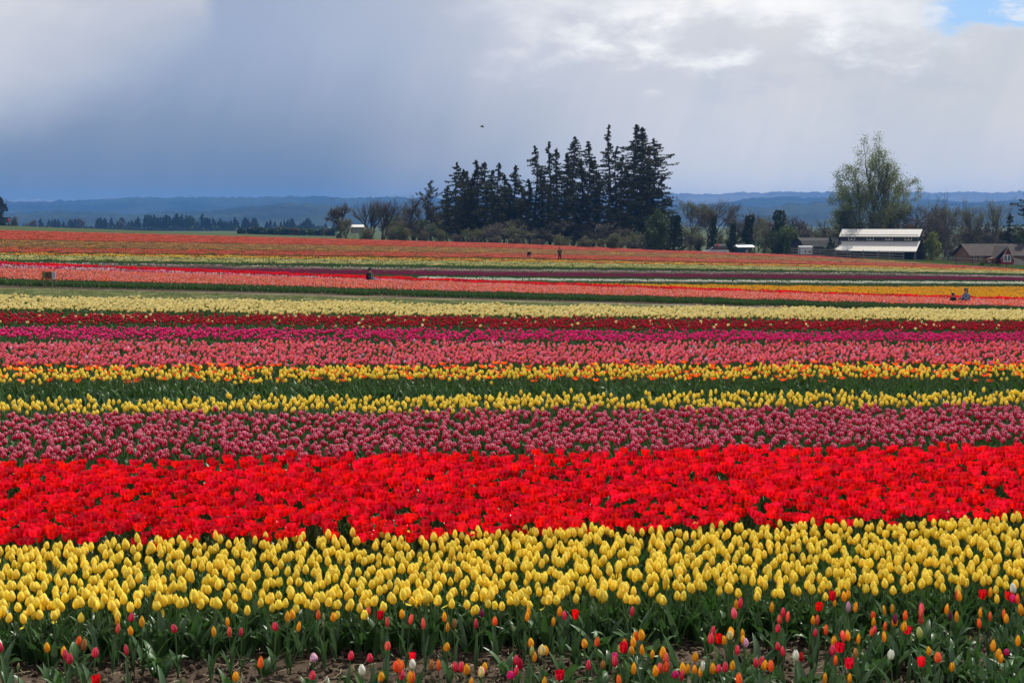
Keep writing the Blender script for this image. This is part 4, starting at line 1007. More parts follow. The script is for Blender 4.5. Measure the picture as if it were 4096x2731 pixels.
p = at(1038, 300); h = zat(150, 300) - p.z
tr, V, F = fir_tree(h, 24*300/1427, 778, ragged=.25)
put_tree('fir_tree', p, tr, V, F, M_bark, M_fir, 'dark fir cut off by the right edge above the red gabled house', 'fir tree')
p = at(1009, 318); h = zat(214, 318) - p.z
tr, V, F = fir_tree(h, 12*318/1427, 779, ragged=.2, clear=.03)
put_tree('fir_tree', p, tr, V, F, M_bark, M_fir, 'small dark fir directly behind the roof of the red gabled house', 'fir tree')
p = at(843, 326); h = zat(212, 326) - p.z
tr, V, F = fir_tree(h, 15*326/1427, 780, ragged=.15, clear=.03)
put_tree('fir_tree', p, tr, V, F, M_bark, M_ivy, 'bushy dark evergreen behind the left end of the white roofed barn', 'evergreen')
p = at(830, 300); h = zat(238, 300) - p.z
tr, V, F = fir_tree(h, 10*300/1427, 781, ragged=.2, clear=.02)
put_tree('fir_tree', p, tr, V, F, M_bark, M_ivy, 'low drooping evergreen between the grey barn and the white roofed barn', 'evergreen')

# bare and budding trees
bare_tree(338, 318, 198.6, 'gnarled bare tree with twisting limbs, leftmost near tree by the pylon', 11, spread=.55, gnarl=.42, levels=6, start=.28, r0=.42, lenf=.68)
bare_tree(371, 320, 192.8, 'bare tree with several upright stems and a rounded fan of twigs', 12, nst=4, spread=.34, gnarl=.16, levels=5, lenf=.78, upness=.5, r0=.34, start=.32)
bare_tree(382, 324, 193.4, 'bare rounded tree joining the right side of the many stemmed tree', 13, nst=3, spread=.38, gnarl=.15, levels=5, lenf=.78, upness=.4, r0=.34, start=.32)
bare_tree(414.5, 318, 191, 'tall bare tree with weeping twigs left of the sparse fir', 14, nst=1, spread=.5, gnarl=.22, levels=6, upness=.1, r0=.36, start=.33)
bare_tree(419.5, 322, 194, 'slim bare tree just behind the weeping bare tree', 15, nst=1, spread=.4, gnarl=.2, levels=5, upness=.2, r0=.26, start=.33)
bare_tree(403, 312, 222, 'low sprawling bare tree with a long arching limb reaching left', 16, nst=2, spread=.7, gnarl=.45, levels=6, upness=-.1, r0=.2, start=.3, leanx=-.4, twig=M_bud)
bare_tree(689.5, 324, 194.5, 'slender tree with a one sided fan of pale budding twigs right of the firs', 17, spread=.4, gnarl=.14, levels=6, upness=.35, start=.4, r0=.22, twig=M_bud, leaf=M_bud, lsize=.13, lfrac=.4, bend=.6)
bare_tree(707, 316, 194, 'dead looking bare tree leaning over the parked pickup', 18, spread=.35, gnarl=.3, levels=5, upness=.3, start=.42, r0=.24, leanx=.12, bend=.3)
bare_tree(718, 320, 196, 'tall bare tree with a forked crown behind the parked pickup', 19, spread=.4, gnarl=.28, levels=6, upness=.35, start=.38, r0=.24)
bare_tree(726, 324, 206, 'bare tree leaning right with a spray of fine twigs behind the red bag', 20, spread=.45, gnarl=.25, levels=6, upness=.2, start=.36, r0=.22, leanx=.25)
bare_tree(821, 340, 217, 'small twisted black bare tree behind the grey barn roof', 21, spread=.6, gnarl=.4, levels=5, start=.3, r0=.2)
bare_tree(831, 344, 219, 'second twisted bare tree squeezed left of the white roofed barn', 22, spread=.6, gnarl=.4, levels=5, start=.3, r0=.2)
bare_tree(926, 322, 187, 'large gnarled dark bare tree with contorted limbs right of the white roofed barn', 23, spread=.5, gnarl=.40, levels=6, start=.24, r0=.62, nst=2, lenf=.72, split=(2, 3), bend=.25)
bare_tree(914, 326, 196, 'smaller gnarled bare tree leaning left beside the contorted dark one', 24, spread=.5, gnarl=.38, levels=6, start=.28, r0=.3, leanx=-.2)
bare_tree(958, 330, 194, 'hazy upright tree with a few pale green buds behind the contorted tree', 25, spread=.3, gnarl=.2, levels=5, lenf=.78, upness=.5, start=.3, r0=.22, nst=2, bark=M_barkg, twig=M_bud, leaf=M_bud, lsize=.16, lfrac=.35)
bare_tree(979, 326, 190, 'tall thin tree dusted with pale green buds, left of the two above the house', 26, spread=.28, gnarl=.14, levels=5, lenf=.78, upness=.5, start=.32, r0=.22, nst=2, bark=M_barkg, twig=M_bud, leaf=M_bud, lsize=.13, lfrac=.3)
bare_tree(991, 328, 194, 'tall thin tree dusted with pale green buds, right of the two above the house', 27, spread=.28, gnarl=.14, levels=5, lenf=.78, upness=.5, start=.32, r0=.22, bark=M_barkg, twig=M_bud, leaf=M_bud, lsize=.13, lfrac=.3)
# the big cottonwood
def cottonwood():
    D = 330; p = at(869, D); h = zat(134, D) - p.z
    r = random.Random(5); tr = MB(); tips = []
    def lim(p0, d, L, rd, lv):
        pts = [p0]; rs = [rd]; n = 5 if lv < 2 else 3
        for i in range(n):
            d = (d + Vector((r.gauss(0, .07), r.gauss(0, .07), r.gauss(0, .05)+.06))).normalized(); pts.append(pts[-1]+d*L/n); rs.append(rd*(1-.62*(i+1)/n))
        tr.tube(pts, rs, 6 if lv == 0 else 4 if lv == 1 else 3, cap=False)
        if lv >= 2:
            for q in range(5 if lv == 2 else 6):
                c = pts[1+q % n].lerp(pts[min(n, 1+(q+1) % n)], r.random()); tips.append((c, L))
        if lv < 3:
            k = (8, 5, 4)[lv]
            for i in range(k):
                q = .22+.75*(i+r.random())/k; j = min(n-1, int(q*n)); pp = pts[j].lerp(pts[j+1], q*n-j)
                a = r.uniform(0, 6.28); side = Vector((math.cos(a), math.sin(a), 0)); side = (side - side.dot(d)*d).normalized(); an = r.uniform(.35, .75)
                lim(pp, (d*math.cos(an)+side*math.sin(an)).normalized(), L*(.56 if lv else .46)*r.uniform(.7, 1.15)*(1.1-.45*q), rs[j]*.55, lv+1)
    for dx, dy, L, rd in ((.14, .1, 26, .42), (.26, -.05, 25, .4), (-.14, .05, 23, .42), (.06, 0, 24, .5), (.36, -.1, 22, .36), (-.42, .1, 19, .3), (.62, .2, 20, .3), (.20, -.3, 22, .3), (-.72, -.1, 17, .25), (.48, .1, 21, .3), (-.95, .1, 12, .2), (.85, -.1, 13, .2)):
        b = Vector((dx*1.2, dy, 0)) + Vector((0, 0, r.uniform(0, 3))); lim(b, Vector((dx, dy, 1)).normalized(), L, rd, 0)
    top = max(v[2] for v in tr.v); k = h/top
    tr.v = [(x*k, y*k, z*k) for x, y, z in tr.v]
    rg = np.random.default_rng(4); C = []
    for c, L in tips:
        m = 3; C.append(np.array(tuple(c*k)) + rg.normal(0, .50, (m, 3))*np.array([1, 1, .9]))
    C = np.concatenate(C); V, F = leaf_cloud(C, .17, rg)
    put_tree('cottonwood_tree', p, tr, V, F, M_barkg, M_cott, 'tall spreading green leaved tree rising behind the white roofed barn', 'tree')
cottonwood()
# ivy columns and evergreens right of the firs
ivy_tree(674, 296, 214, 11, 'thick dark ivy covered tree at the right foot of the firs', 31, leanx=.02)
ivy_tree(711, 318, 214, 5, 'bare tree whose lower trunk is wrapped in ivy beside the pickup', 32, leanx=.08, n=1300)
ivy_tree(745, 324, 213.5, 9.5, 'leaning ivy column behind the blue stall', 33, leanx=.12)
ivy_tree(779, 336, 208.5, 12, 'forked ivy clad tree with pale branch tips left of the camper', 34, n=3000)
ivy_tree(733, 321, 222, 4, 'short ivy stump tree between the pickup and the blue stall', 35, n=900)
# bushes and undergrowth: (column, D, top row, half width px, leaf, n, label)
BUSH = [
 (366, 306, 226, 12, M_bud, 1300, 'dull olive bush at the foot of the many stemmed bare tree'),
 (346, 308, 216, 11, M_bud, 900, 'olive twiggy bush hanging round the leftmost gnarled tree'),
 (394, 306, 229, 9, M_twig, 900, 'grey brown bush right of the many stemmed bare tree'),
 (404, 304, 226, 10, M_bud, 1200, 'olive brown bush under the weeping bare tree'),
 (424, 303, 230, 10, M_twig, 1000, 'brown bush between the weeping tree and the sparse fir'),
 (440, 303, 227, 9, M_bud, 1000, 'faded olive bush right of the sparse fir'),
 (455, 302, 232, 9, M_twig, 900, 'brown twiggy bush below the leftmost dense fir'),
 (472, 302, 234, 10, M_twig, 800, 'thin brown undergrowth below the left fir group'),
 (493, 302, 235, 10, M_twig, 800, 'low brown undergrowth right of the left fir group'),
 (516, 302, 236, 11, M_twig, 800, 'brown undergrowth below the evenly tapered fir'),
 (540, 300, 237, 10, M_twig, 700, 'brown undergrowth below the nodding fir'),
 (562, 300, 234, 11, M_bud, 900, 'olive brown undergrowth below the broad crowned fir'),
 (586, 292, 234, 12, M_bud, 1500, 'pale olive bush, left one of the pair before the firs'),
 (611, 290, 231, 15, M_bud, 2000, 'pale olive rounded bush, right and larger one of the pair before the firs'),
 (633, 294, 240, 9, M_twig, 800, 'low brown bush right of the pale olive pair'),
 (646, 296, 238, 9, M_twig, 800, 'low brown bush at the foot of the flat topped fir'),
 (661, 293, 202, 15, M_olive, 3600, 'tall olive green leafy tree in front of the last firs'),
 (652, 290, 222, 10, M_olive, 1600, 'olive leafy bush at the lower left of the tall olive tree'),
 (683, 322, 226, 7, M_rust, 700, 'pinkish brown budding bush right of the ivy covered tree'),
 (699, 324, 236, 7, M_olive, 700, 'green bush behind the bonnet of the pickup'),
 (716, 327, 224, 10, M_bud, 1300, 'pale green budding bush behind the pickup roof'),
 (729, 329, 228, 9, M_olive, 1200, 'green bush behind the tail of the pickup'),
 (764, 330, 220, 8, M_bud, 1100, 'pale green twiggy bush right of the blue stall'),
 (776, 329, 226, 12, M_olive, 2200, 'green bush at the foot of the forked ivy tree'),
 (789, 329, 216, 11, M_fresh, 2200, 'light green leafy tree left of the grey barn'),
 (903, 330, 214, 15, M_rust, 3000, 'rusty orange budding tree behind the right end of the white roofed barn'),
 (922, 316, 236, 9, M_rust, 1500, 'reddish brown bush hard against the right end of the barn'),
 (932, 312, 230, 9.5, M_yell, 2200, 'bright yellow green bush right of the rusty bush'),
 (948, 318, 236, 10, M_twig, 1400, 'dark grey brown thicket right of the yellow green bush'),
 (962, 320, 232, 10, M_bud, 1300, 'olive thicket left of the red gabled house'),
 (1019, 316, 218, 10, M_olive, 1700, 'olive evergreen behind the right half of the house roof'),
 (998, 320, 228, 8, M_bud, 900, 'olive bush behind the house ridge'),
 (872, 334, 208, 13, M_olive, 700, 'dense lower foliage tree at the foot of the tall spreading tree'),
 (857, 332, 212, 13, M_olive, 1800, 'green leafy tree behind the left half of the barn roof'),
 (893, 336, 204, 13, M_twig, 1600, 'grey brown twiggy tree behind the middle of the barn roof'),
]
for i, (u, D, vt, hw, lf, n, lb) in enumerate(BUSH):
    bush(u, D, vt, hw, lb, 400+i, lf, n=n, size=.22 if lf not in (M_twig, M_bud, M_rust) else .17, stems=9, name='tree' if ' tree ' in lb.split(' at the')[0].split(' in front')[0] + ' ' and hw > 12 else 'bush')
# background woodland behind the buildings
protos = []
for i in range(5):
    tr, V, F, T = branchy(9.0, 600+i, nst=1+i % 3, spread=.4, levels=5, gnarl=.24, start=.3, r0=.16)
    r = np.random.default_rng(i); C = T[r.random(len(T)) < .45] + 0; V2, F2 = leaf_cloud(C, .2, r)
    protos.append((tr.mesh('trunk', M_barkg), np_mesh('crown', np.concatenate([V, V2]), np.concatenate([F, F2+len(V)]), [(M_twig, M_bud, M_twig, M_olive, M_bud)[i]], smooth=False)))
r = random.Random(12)
UG = [(u + r.uniform(-3, 3), r.uniform(304, 345), r.uniform(.2, .7)) for u in np.linspace(398, 694, 75)]
places = [(u, r.uniform(352, 430)) for u in np.linspace(748, 1060, 44)] + [(u, r.uniform(345, 400)) for u in np.linspace(392, 690, 30)]
BACKG = {0: 'small bare grey brown tree in the hazy thicket behind the nearer trees'}
for i, (u, D) in enumerate(places):
    u += r.uniform(-4, 4); p = at(u, D); a, b = protos[r.randrange(5)]
    e = empty('thicket_tree', p, r.uniform(0, 6.28), BACKG[0], 'tree', 'bare thicket trees behind the nearer trees')
    s = r.uniform(.7, 1.15)*(1.0 if u > 700 else .8); e.scale = (s*1.2, s*1.2, s)
    mesh_obj('trunk', a, e); mesh_obj('crown', b, e)
for i, (u, D, s) in enumerate(UG):
    p = at(u, D); a, b = protos[r.randrange(5)]
    e = empty('sapling', p, r.uniform(0, 6.28), 'low brown leafless sapling in the undergrowth among the fir trunks', 'sapling', 'saplings under the firs'); e.scale = (s*1.5, s*1.5, s)
    mesh_obj('trunk', a, e); mesh_obj('crown', b, e)
# green field bushes beyond the blue stall
for i, (u, D, vt, hw) in enumerate([(758, 560, 236, 8), (771, 600, 235.5, 8), (785, 640, 235, 8), (700, 520, 238, 9), (690, 600, 236, 8), (812, 650, 233, 9), (797, 620, 234, 8)]):
    bush(u, D, vt, hw, '%s low green bush in the meadow far behind the blue stall and camper' % ORD[sorted([758, 771, 785, 700, 690, 812, 797]).index(u)], 500+i, M_fresh, n=500, size=.5, stems=3)
# left distance: line of dark trees on the plain
tr, V, F = fir_tree(15, 3.4, 900, ragged=.15, clear=.04, dens=.9); DF = [(tr.mesh('trunk', M_bark), np_mesh('crown', *leaf_cloud(V.reshape(-1, 4, 3).mean(1), .55, np.random.default_rng(1)), [M_fir], smooth=False))]
tr, V, F = fir_tree(15, 4.4, 901, ragged=.3, clear=.02, dens=.9); DF.append((tr.mesh('trunk', M_bark), np_mesh('crown', *leaf_cloud(V.reshape(-1, 4, 3).mean(1), .6, np.random.default_rng(2)), [M_fir], smooth=False)))
lst = []
r = random.Random(3)
def row(u0, u1, n, vt, jv): lst.extend([(r.uniform(u0, u1), vt + r.uniform(-jv, jv)) for _ in range(n)])
row(20, 345, 60, 222.5, 2.2); row(40, 92, 16, 219.5, 1.4); row(94, 128, 14, 218.3, 1.5); row(129, 137, 3, 220, 1); row(138, 186, 24, 215.5, 2.0); row(186, 198, 4, 215.5, 1.5); row(199, 204, 1, 213.8, .1); row(205, 232, 9, 218.5, 1.6); row(233, 262, 11, 218, 2.0)
row(264, 290, 7, 219.5, 1.8); row(291, 312, 8, 219, 1.6); row(314, 345, 6, 221, 1.2)
for u, vt in lst:
    D = r.uniform(1380, 1520); p = at(u, D); a, b = DF[r.randrange(2)]
    e = empty('distant_conifer', p, r.uniform(0, 6.28), 'small dark conifer in the tree line on the plain at the left', 'conifer', 'distant conifers on the left plain')
    s = (zat(vt, D) - p.z)/15; e.scale = (s, s, s); mesh_obj('trunk', a, e); mesh_obj('crown', b, e)
def hedge_clump(u, D, vt, hw, leaf, label, seed, size): return bush(u, D, vt, hw, label, seed, leaf, n=900, size=size, name='bush', stems=4)
hedge_clump(33, 1300, 218.5, 5, M_rust, 'rounded brown tree at the left end of the distant tree line', 701, 1.0)
hedge_clump(81, 1350, 216.8, 5.5, M_twig, 'bare rounded grey tree rising from the distant tree line', 702, 1.0)
hedge_clump(122, 1350, 219, 4, M_twig, 'small grey rounded tree in the distant tree line', 703, 1.0)
hedge_clump(193, 1340, 216.5, 4, M_olive, 'yellowish rounded tree at the right end of the dense distant conifers', 704, .9)
hedge_clump(14, 700, 213.5, 7, M_twig, 'grey bare tree at the far left edge behind the red coated visitor', 705, .5)
hedge_clump(0, 690, 212, 6, M_twig, 'brown bare tree cut off by the left edge', 706, .5)
p = at(2, 680); h = zat(197, 680) - p.z; tr, V, F = fir_tree(h, 9*680/1427, 950, ragged=.3, clear=.05, dens=.7)
V, F = leaf_cloud(V.reshape(-1, 4, 3).mean(1), .6, np.random.default_rng(2)); put_tree('fir_tree', p, tr, V, F, M_bark, M_fir, 'distant fir standing at the left edge of the picture', 'fir tree')
hu = np.linspace(243, 333, 13)
for i, u in enumerate(hu):
    hedge_clump(float(u), 640, 227.0 - (i % 3)*.5 - .8*(i > 6), 7.5, (M_ivy, M_olive, M_ivy, M_rust)[i % 4] if i > 3 else M_ivy, 'hedge bush %s in the dark hedge left of the gnarled tree' % ordinal(i, 13), 720+i, .42)
# dark low hedge line before the distant trees
hb = MB(); V = []; r = np.random.default_rng(6); n = 9000
u_ = r.uniform(-20, 345, n); D_ = 1330 + r.uniform(-6, 6, n); k_ = np.array([ray(a, 230)[0] for a in u_]); x_ = k_*D_; C = np.stack([x_, D_, terr(x_, D_) + r.random(n)*3.2*(1+.4*np.sin(u_*.3))], 1)
Vh, Fh = leaf_cloud(C, 1.1, r); tag(mesh_obj('hedgerow', np_mesh('hedgerow', Vh, Fh, [mat('hedge_far', (.05, .06, .03), .9, .1)], smooth=False)), 'low dark hedgerow along the foot of the distant tree line', 'hedge', None, 'stuff')
# ------------------------------------------------------------------ buildings
M_metal = mat('pale_metal_roof', (.52, .49, .445), .55, .3, var=((.48, .45, .41), .6, .3))
M_dkwall = mat('dark_barn_boards', (.050, .044, .040), .9, .15, var=((.075, .065, .058), 2, .3))
M_post = mat('grey_timber', (.20, .18, .155), .85, .15, var=((.12, .105, .09), 3, .3))
M_white = mat('white_paint', (.72, .73, .72), .5, .4)
M_glass = mat('window_glass', (.035, .045, .055), .08, .8)
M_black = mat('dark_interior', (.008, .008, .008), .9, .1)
def rotlocal(root): pass
def barn():
    D = 311; k0 = ray(875, 250)[0]; c = Vector((k0*D, D, 0)); g = float(terr(c.x, c.y)) - .15
    yaw = -rad(27)      # front faces the camera and a little left
    e = empty('barn', (c.x, c.y, g), yaw, 'long low barn with pale metal roofs in two tiers and dark walls', 'barn')
    W = 17.8; h = W/2; sc = D/1427
    zs = lambda v, y=0: zat(v, D+y) - g
    ze_low = zs(250.9); zt_low = ze_low + 2.1; zw_top = zs(235.4, 4) ; zr = zw_top + 1.35
    run = 3.6
    # lower level: walls (left two thirds boarded behind posts), open bay at the right
    m = MB(); m.box((-h*.30, .9, ze_low/2), (W*.66, .15, ze_low)); m.box((-h+.45, run, ze_low/2), (.12, run*1.6, ze_low)); m.box((0, run*2.2, ze_low*.5), (W-.9, .15, ze_low)); m.box((h*.36, run*.9+.5, ze_low/2), (.12, run*1.3, ze_low))
    m.build('lower_wall', M_dkwall, e)
    MB().box((h*.66, 2.4, ze_low/2), (5.0, .1, ze_low)).build('bay_shade_panel', M_black, e)  # near-black sheet added inside the open bay, its colour stands in for shade
    m = MB(); m.box((0, run+.05, (zt_low+zw_top)/2-.2), (W-1.2, .14, zw_top-zt_low+.9)); m.box((0, run+4.5, (zt_low+zw_top)/2), (W-1.2, .14, zw_top-zt_low+.6))
    for s in (-1, 1): m.box((s*(h-.6), run+2.25, (zt_low+zw_top)/2), (.14, 4.5, zw_top-zt_low+.6))
    m.build('upper_wall', M_dkwall, e)
    def roof(name, x0, x1, y0, z0, y1, z1, th=.09):
        o = MB().prism([(y0, z0), (y1, z1), (y1, z1+th), (y0, z0+th)], x0, x1, 'x').build(name, M_metal, e)
        rb = MB(); n = 26; d = Vector((0, y1-y0, z1-z0)); a = math.atan2(d.z, d.y)
        for i in range(n+1):
            x = x0 + (x1-x0)*i/n; x = min(max(x, x0+.04), x1-.04)
            rb.box((x, (y0+y1)/2, (z0+z1)/2+th+.018), (.07, d.length, .045), rx=a)
        rr = rb.build('roof_rib', M_metal, o); tag(rr, kind='stuff')
        MB().box(((x0+x1)/2, y0-.03, z0-.02), (x1-x0, .05, .16)).build('fascia', mat('fascia', (.42, .40, .37), .7), o)
        return o
    roof('roof', -h, h, -.35, ze_low, run+.1, zt_low)
    roof('roof', -h+.15, h-.02, run-.5, zw_top-.2, run+2.3, zr)
    r2 = MB().prism([(run+2.3, zr), (run+5.4, zw_top-.15), (run+5.4, zw_top-.06), (run+2.3, zr+.09)], -h+.15, h-.02, 'x').build('roof', M_metal, e)
    MB().prism([(run+3.6, zt_low+.5), (run+8, ze_low), (run+8, ze_low+.09), (run+3.6, zt_low+.6)], -h, h, 'x').build('roof', M_metal, e)
    g2 = MB()
    for s in (-1, 1): g2.prism([(run-.1, zw_top-.25), (run+4.7, zw_top-.25), (run+2.3, zr-.06)], s*(h-.6)-.07, s*(h-.6)+.07, 'x')
    g2.build('gable_wall', M_dkwall, e)
    # corner posts
    for x in (-h+.55, h-.55): MB().box((x, run-.06, (zt_low+zw_top)/2+.05), (.12, .1, zw_top-zt_low+.3)).build('corner_post', M_post, e)
    for x in (-h+.35, -h*.62, -h*.27, h*.06, h*.36, h*.93, h*.99-.1):
        MB().box((x, -.15 if x < h*.9 or x > h*.96 else .6, ze_low/2-.1), (.16, .16, ze_low+.15)).build('post', M_post, e)
    for fx in (.155, .388, .622, .858):  # four sliding windows under the upper roof
        x = -h+.15 + fx*(W-.2); zc = (zt_low+zw_top)/2 + .12; ww, hh = 1.42, .82
        f = MB(); 
        for dz in (-hh/2, hh/2): f.box((x, run-.05, zc+dz), (ww+.1, .06, .08))
        for dx in (-ww/2, 0, ww/2): f.box((x+dx, run-.05, zc), (.08, .06, hh-.08))
        fo = f.build('window', M_white, e)
        for dx in (-ww/4, ww/4): MB().box((x+dx, run-.035, zc), (ww/2-.08, .02, hh-.08)).build('pane', M_glass, fo)
    return e
barn()
def rail_fence(name, pts, label, nrail=3, hgt=1.25, m=M_post, rt=.07):
    e = empty(name, pts[0], 0, label, 'fence'); o = Vector(pts[0])
    for p in pts: MB().box(Vector(p)-o+Vector((0, 0, hgt/2)), (.12, .12, hgt+.2)).build('post', m, e)
    for a, b in zip(pts[:-1], pts[1:]):
        a = Vector(a)-o; b = Vector(b)-o
        for i in range(nrail):
            z = hgt*(.35+.55*i/(nrail-1)); MB().tube([a+Vector((0, -.08, z)), b+Vector((0, -.08, z))], [rt]*2, 4).build('rail', m, e)
    return e
def ground(u, D, dz=0): p = at(u, D); return (p.x, p.y, p.z+dz)
rail_fence('rail_fence', [ground(u, 297-(u-790)*.03) for u in (792, 800, 812.5, 820, 834, 847.5, 863.5, 879, 893, 904)], 'grey timber rail fence running past the camper and the white roofed barn', hgt=1.95)
# grey gambrel barn behind the camper
def grey_barn():
    D = 318; e0 = at(812, D); g = e0.z - .2; sc = D/1427
    e = empty('grey_barn', (e0.x, e0.y, g), rad(14), 'dark grey barn with a curved gable and shingled roof behind the camper', 'barn')
    M_sh = mat('grey_shingle', (.060, .058, .056), .9, .1, var=((.045, .043, .042), 1.5, .3), bump=(9, .4)); M_w = mat('dark_grey_boards', (.040, .040, .043), .9, .1)
    H = zat(238.3, D) - g; he = zat(247, D) - g; L = 9.0; w = 3.6
    prof = [(-w, 0), (-w, he*.55), (-w*.88, he), (-w*.5, H*.86), (0, H)]
    full = prof + [(-x, z) for x, z in reversed(prof[:-1])]
    MB().prism([(x, z) for x, z in full], -3.4, 5.6, 'x').build('wall', M_w, e)
    for s in (1, -1):
        m = MB(); pr = [(p[0]*s*1.05, p[1]+.08) for p in prof[2:]]
        m.prism(pr + [(x, z+.12) for x, z in reversed(pr)], -3.7, 5.9, 'x'); m.build('roof', M_sh, e)
    return e
grey_barn()
def camper():
    D = 299.5; p = at(806.3, D); sc = D/1427; g = zat(256.6, D); W = 13.2*sc; H = zat(246.6, D)-g; Lg = 5.5
    e = empty('camper_trailer', (p.x, p.y, g), -rad(8), 'white box camper with a dark window parked in front of the grey barn', 'camper')
    pr = [(-W/2, .45), (W/2, .45), (W/2, H-.12), (W/2-.12, H), (-W/2+.12, H), (-W/2, H-.12)]
    MB().prism(pr, 0, Lg, 'y').build('body', mat('camper_white', (.50, .53, .56), .4, .5), e)
    MB().box((0, Lg/2, H+.05), (W+.05, Lg+.1, .10)).build('roof', M_white, e)
    w = MB().box((W*.25, -.03, H*.52), (W*.24, .05, H*.26)).build('window', M_white, e); MB().box((W*.25, -.065, H*.52), (W*.20, .02, H*.21)).build('pane', M_glass, w)
    dr = MB().box((-W*.06, -.03, H*.50), (W*.13, .05, H*.42)).build('door', mat('camper_grey', (.42, .44, .46), .5), e); MB().box((-W*.06, -.065, H*.56), (W*.08, .02, H*.22)).build('pane', M_glass, dr)
    for s in (-1, 1):
        t = MB().tube([(s*W*.42-.1, Lg*.55, .33), (s*W*.42+.1, Lg*.55, .33)], [.33, .33], 14).build('wheel', M_black, e); MB().tube([(s*W*.42-.11, Lg*.55, .33), (s*W*.42+.11, Lg*.55, .33)], [.16, .16], 10).build('rim', M_white, t)
        MB().box((s*W*.44, -.03, H*.2), (.10, .04, .10)).build('tail_light', mat('tail_red', (.4, .02, .02), .4), e)
    MB().box((0, -.08, .42), (W*.95, .12, .12)).build('bumper', M_post, e)
    m = MB()
    for i in range(5): m.tube([(W*.45, -.06, .5+i*.4), (W*.45, -.16, .5+i*.4), (W*.33, -.16, .5+i*.4), (W*.33, -.06, .5+i*.4)], [.02]*4, 4)
    m.build('ladder', M_post, e)
camper()
# red gabled house at the right
def house():
    D = 286; c = at(1000, D); g = zat(263.9, D) - .1; sc = D/1427
    e = empty('house', (c.x, c.y, g), rad(6), 'brown shingle roofed house with a red front gable and white framed window', 'house')
    M_sh = mat('brown_shingle', (.075, .058, .052), .9, .1, var=((.050, .040, .036), 1.2, .3), bump=(8, .5))
    M_br = mat('brown_siding', (.21, .105, .06), .85, .15, var=((.16, .10, .06), 3, .3)); M_red = mat('red_siding', (.26, .030, .024), .75, .2); M_trim = mat('cream_trim', (.55, .48, .36), .7)
    H = zat(244.0, D+4) - g; he = zat(254.9, D) - g; x0, x1 = -5.9, 6.2; dp = 4.2
    MB().box(((x0+x1)/2, dp, he/2), (x1-x0, 2*dp, he)).build('wall', M_br, e)
    m = MB()
    m.prism([(.0, he), (2*dp, he), (dp, H-.1)], x0, x0+.15, 'x'); m.prism([(.0, he), (2*dp, he), (dp, H-.1)], x1-.15, x1, 'x'); m.build('gable_wall', M_br, e)
    for s in (0, 1):
        a = (-.45 if s == 0 else 2*dp+.45, he-.22); pr = [a, (dp, H), (dp, H+.12), (a[0], a[1]+.12)]
        MB().prism(pr, x0-.5, x1+.5, 'x').build('roof', M_sh, e)
    # front gable
    gx = .35; gw = 1.22; gH = zat(246.2, D-3) - g; gb = he-.75; y0 = -2.6
    MB().box((gx, y0/2+.4, gb/2+.1), (2*gw, -y0+.8, gb+.2)).build('wall', M_red, e)
    MB().prism([(gx-gw, gb+.1), (gx+gw, gb+.1), (gx, gH-.15)], y0, y0+.12, 'y').build('gable_wall', M_red, e)
    sl = (gH-gb)/gw
    for s, ext in ((-1, 3.6), (1, 1.5)):
        xe = gx + s*(ext); ze = gH - sl*.80*ext if s < 0 else gH - sl*ext
        ze = max(ze, .4)
        pr = [(gx, gH), (xe, ze), (xe, ze+.12), (gx, gH+.12)]
        MB().prism(pr, y0-.3, dp*.95, 'y').build('roof', M_sh, e)
        a = Vector((gx, 0, gH-.03)); b = Vector((gx+s*1.5, 0, gH-.03-sl*(1.5 if s > 0 else 1.2)))
        MB().prism([(a.x, a.z-.12), (b.x, b.z-.12), (b.x, b.z+.04), (a.x, a.z+.04)], y0-.36, y0-.30, 'y').build('bargeboard', M_trim, e)
    z1 = zat(258.0, D-3) - g; ww, hh = 1.45, 1.25
    f = MB()
    for dz in (-hh/2, hh/2): f.box((gx, y0-.04, z1+dz), (ww+.14, .08, .12))
    for dx in (-ww/2, 0, ww/2): f.box((gx+dx, y0-.04, z1), (.12, .08, hh-.12))
    fo = f.build('window', M_white, e)
    for dx in (-ww/4, ww/4): MB().box((gx+dx, y0-.02, z1), (ww/2-.12, .03, hh-.12)).build('pane', M_glass, fo)
    for x in (-5.2, -3.9):
        fo = MB().box((x, -.03, 1.5), (.75, .05, .95)).build('window', M_trim, e); MB().box((x, -.065, 1.5), (.6, .02, .8)).build('pane', M_glass, fo)
    fo = MB().box((x0-.03, dp-.6, 1.6), (.05, .6, 1.0)).build('window', M_trim, e); MB().box((x0-.065, dp-.6, 1.6), (.02, .45, .85)).build('pane', M_glass, fo)
    # pale slope wall right of the gable
    MB().prism([(gx+gw+.15, 0), (gx+gw+3.6, 0), (gx+gw+1.9, gb-.1), (gx+gw+.15, gb+.35)], y0+.3, y0+.5, 'y').build('side_wall', mat('grey_plaster', (.30, .27, .23), .9), e)
house()
# pale roofed building far left behind the bare trees, and farm sheds in the distance
def shed(u, D, vt, vb, wpx, label, roofm, yaw=0.0, name='shed'):
    p = at(u, D); g = zat(vb, D); W = wpx*D/1427; H = zat(vt, D)-g
    e = empty(name, (p.x, p.y, g-1.0), yaw, label, 'shed')
    MB().box((0, 3, (H*.5+1)/2), (W, 6, H*.5+1)).build('wall', mat('shed_wall', (.22, .22, .22), .8), e)
    MB().prism([(-.4, H*.5+1), (3, H+1), (6.4, H*.5+1), (6.4, H*.5+1.1), (3, H+1.12), (-.4, H*.5+1.1)], -W/2, W/2, 'x').build('roof', roofm, e)
shed(357.5, 380, 224.8, 229.5, 13, 'low building with a pale roof seen between the bare trees', M_metal)
shed(202, 1700, 219.0, 221.0, 2.5, 'tiny white farm building on the plain beyond the left tree line', M_white)
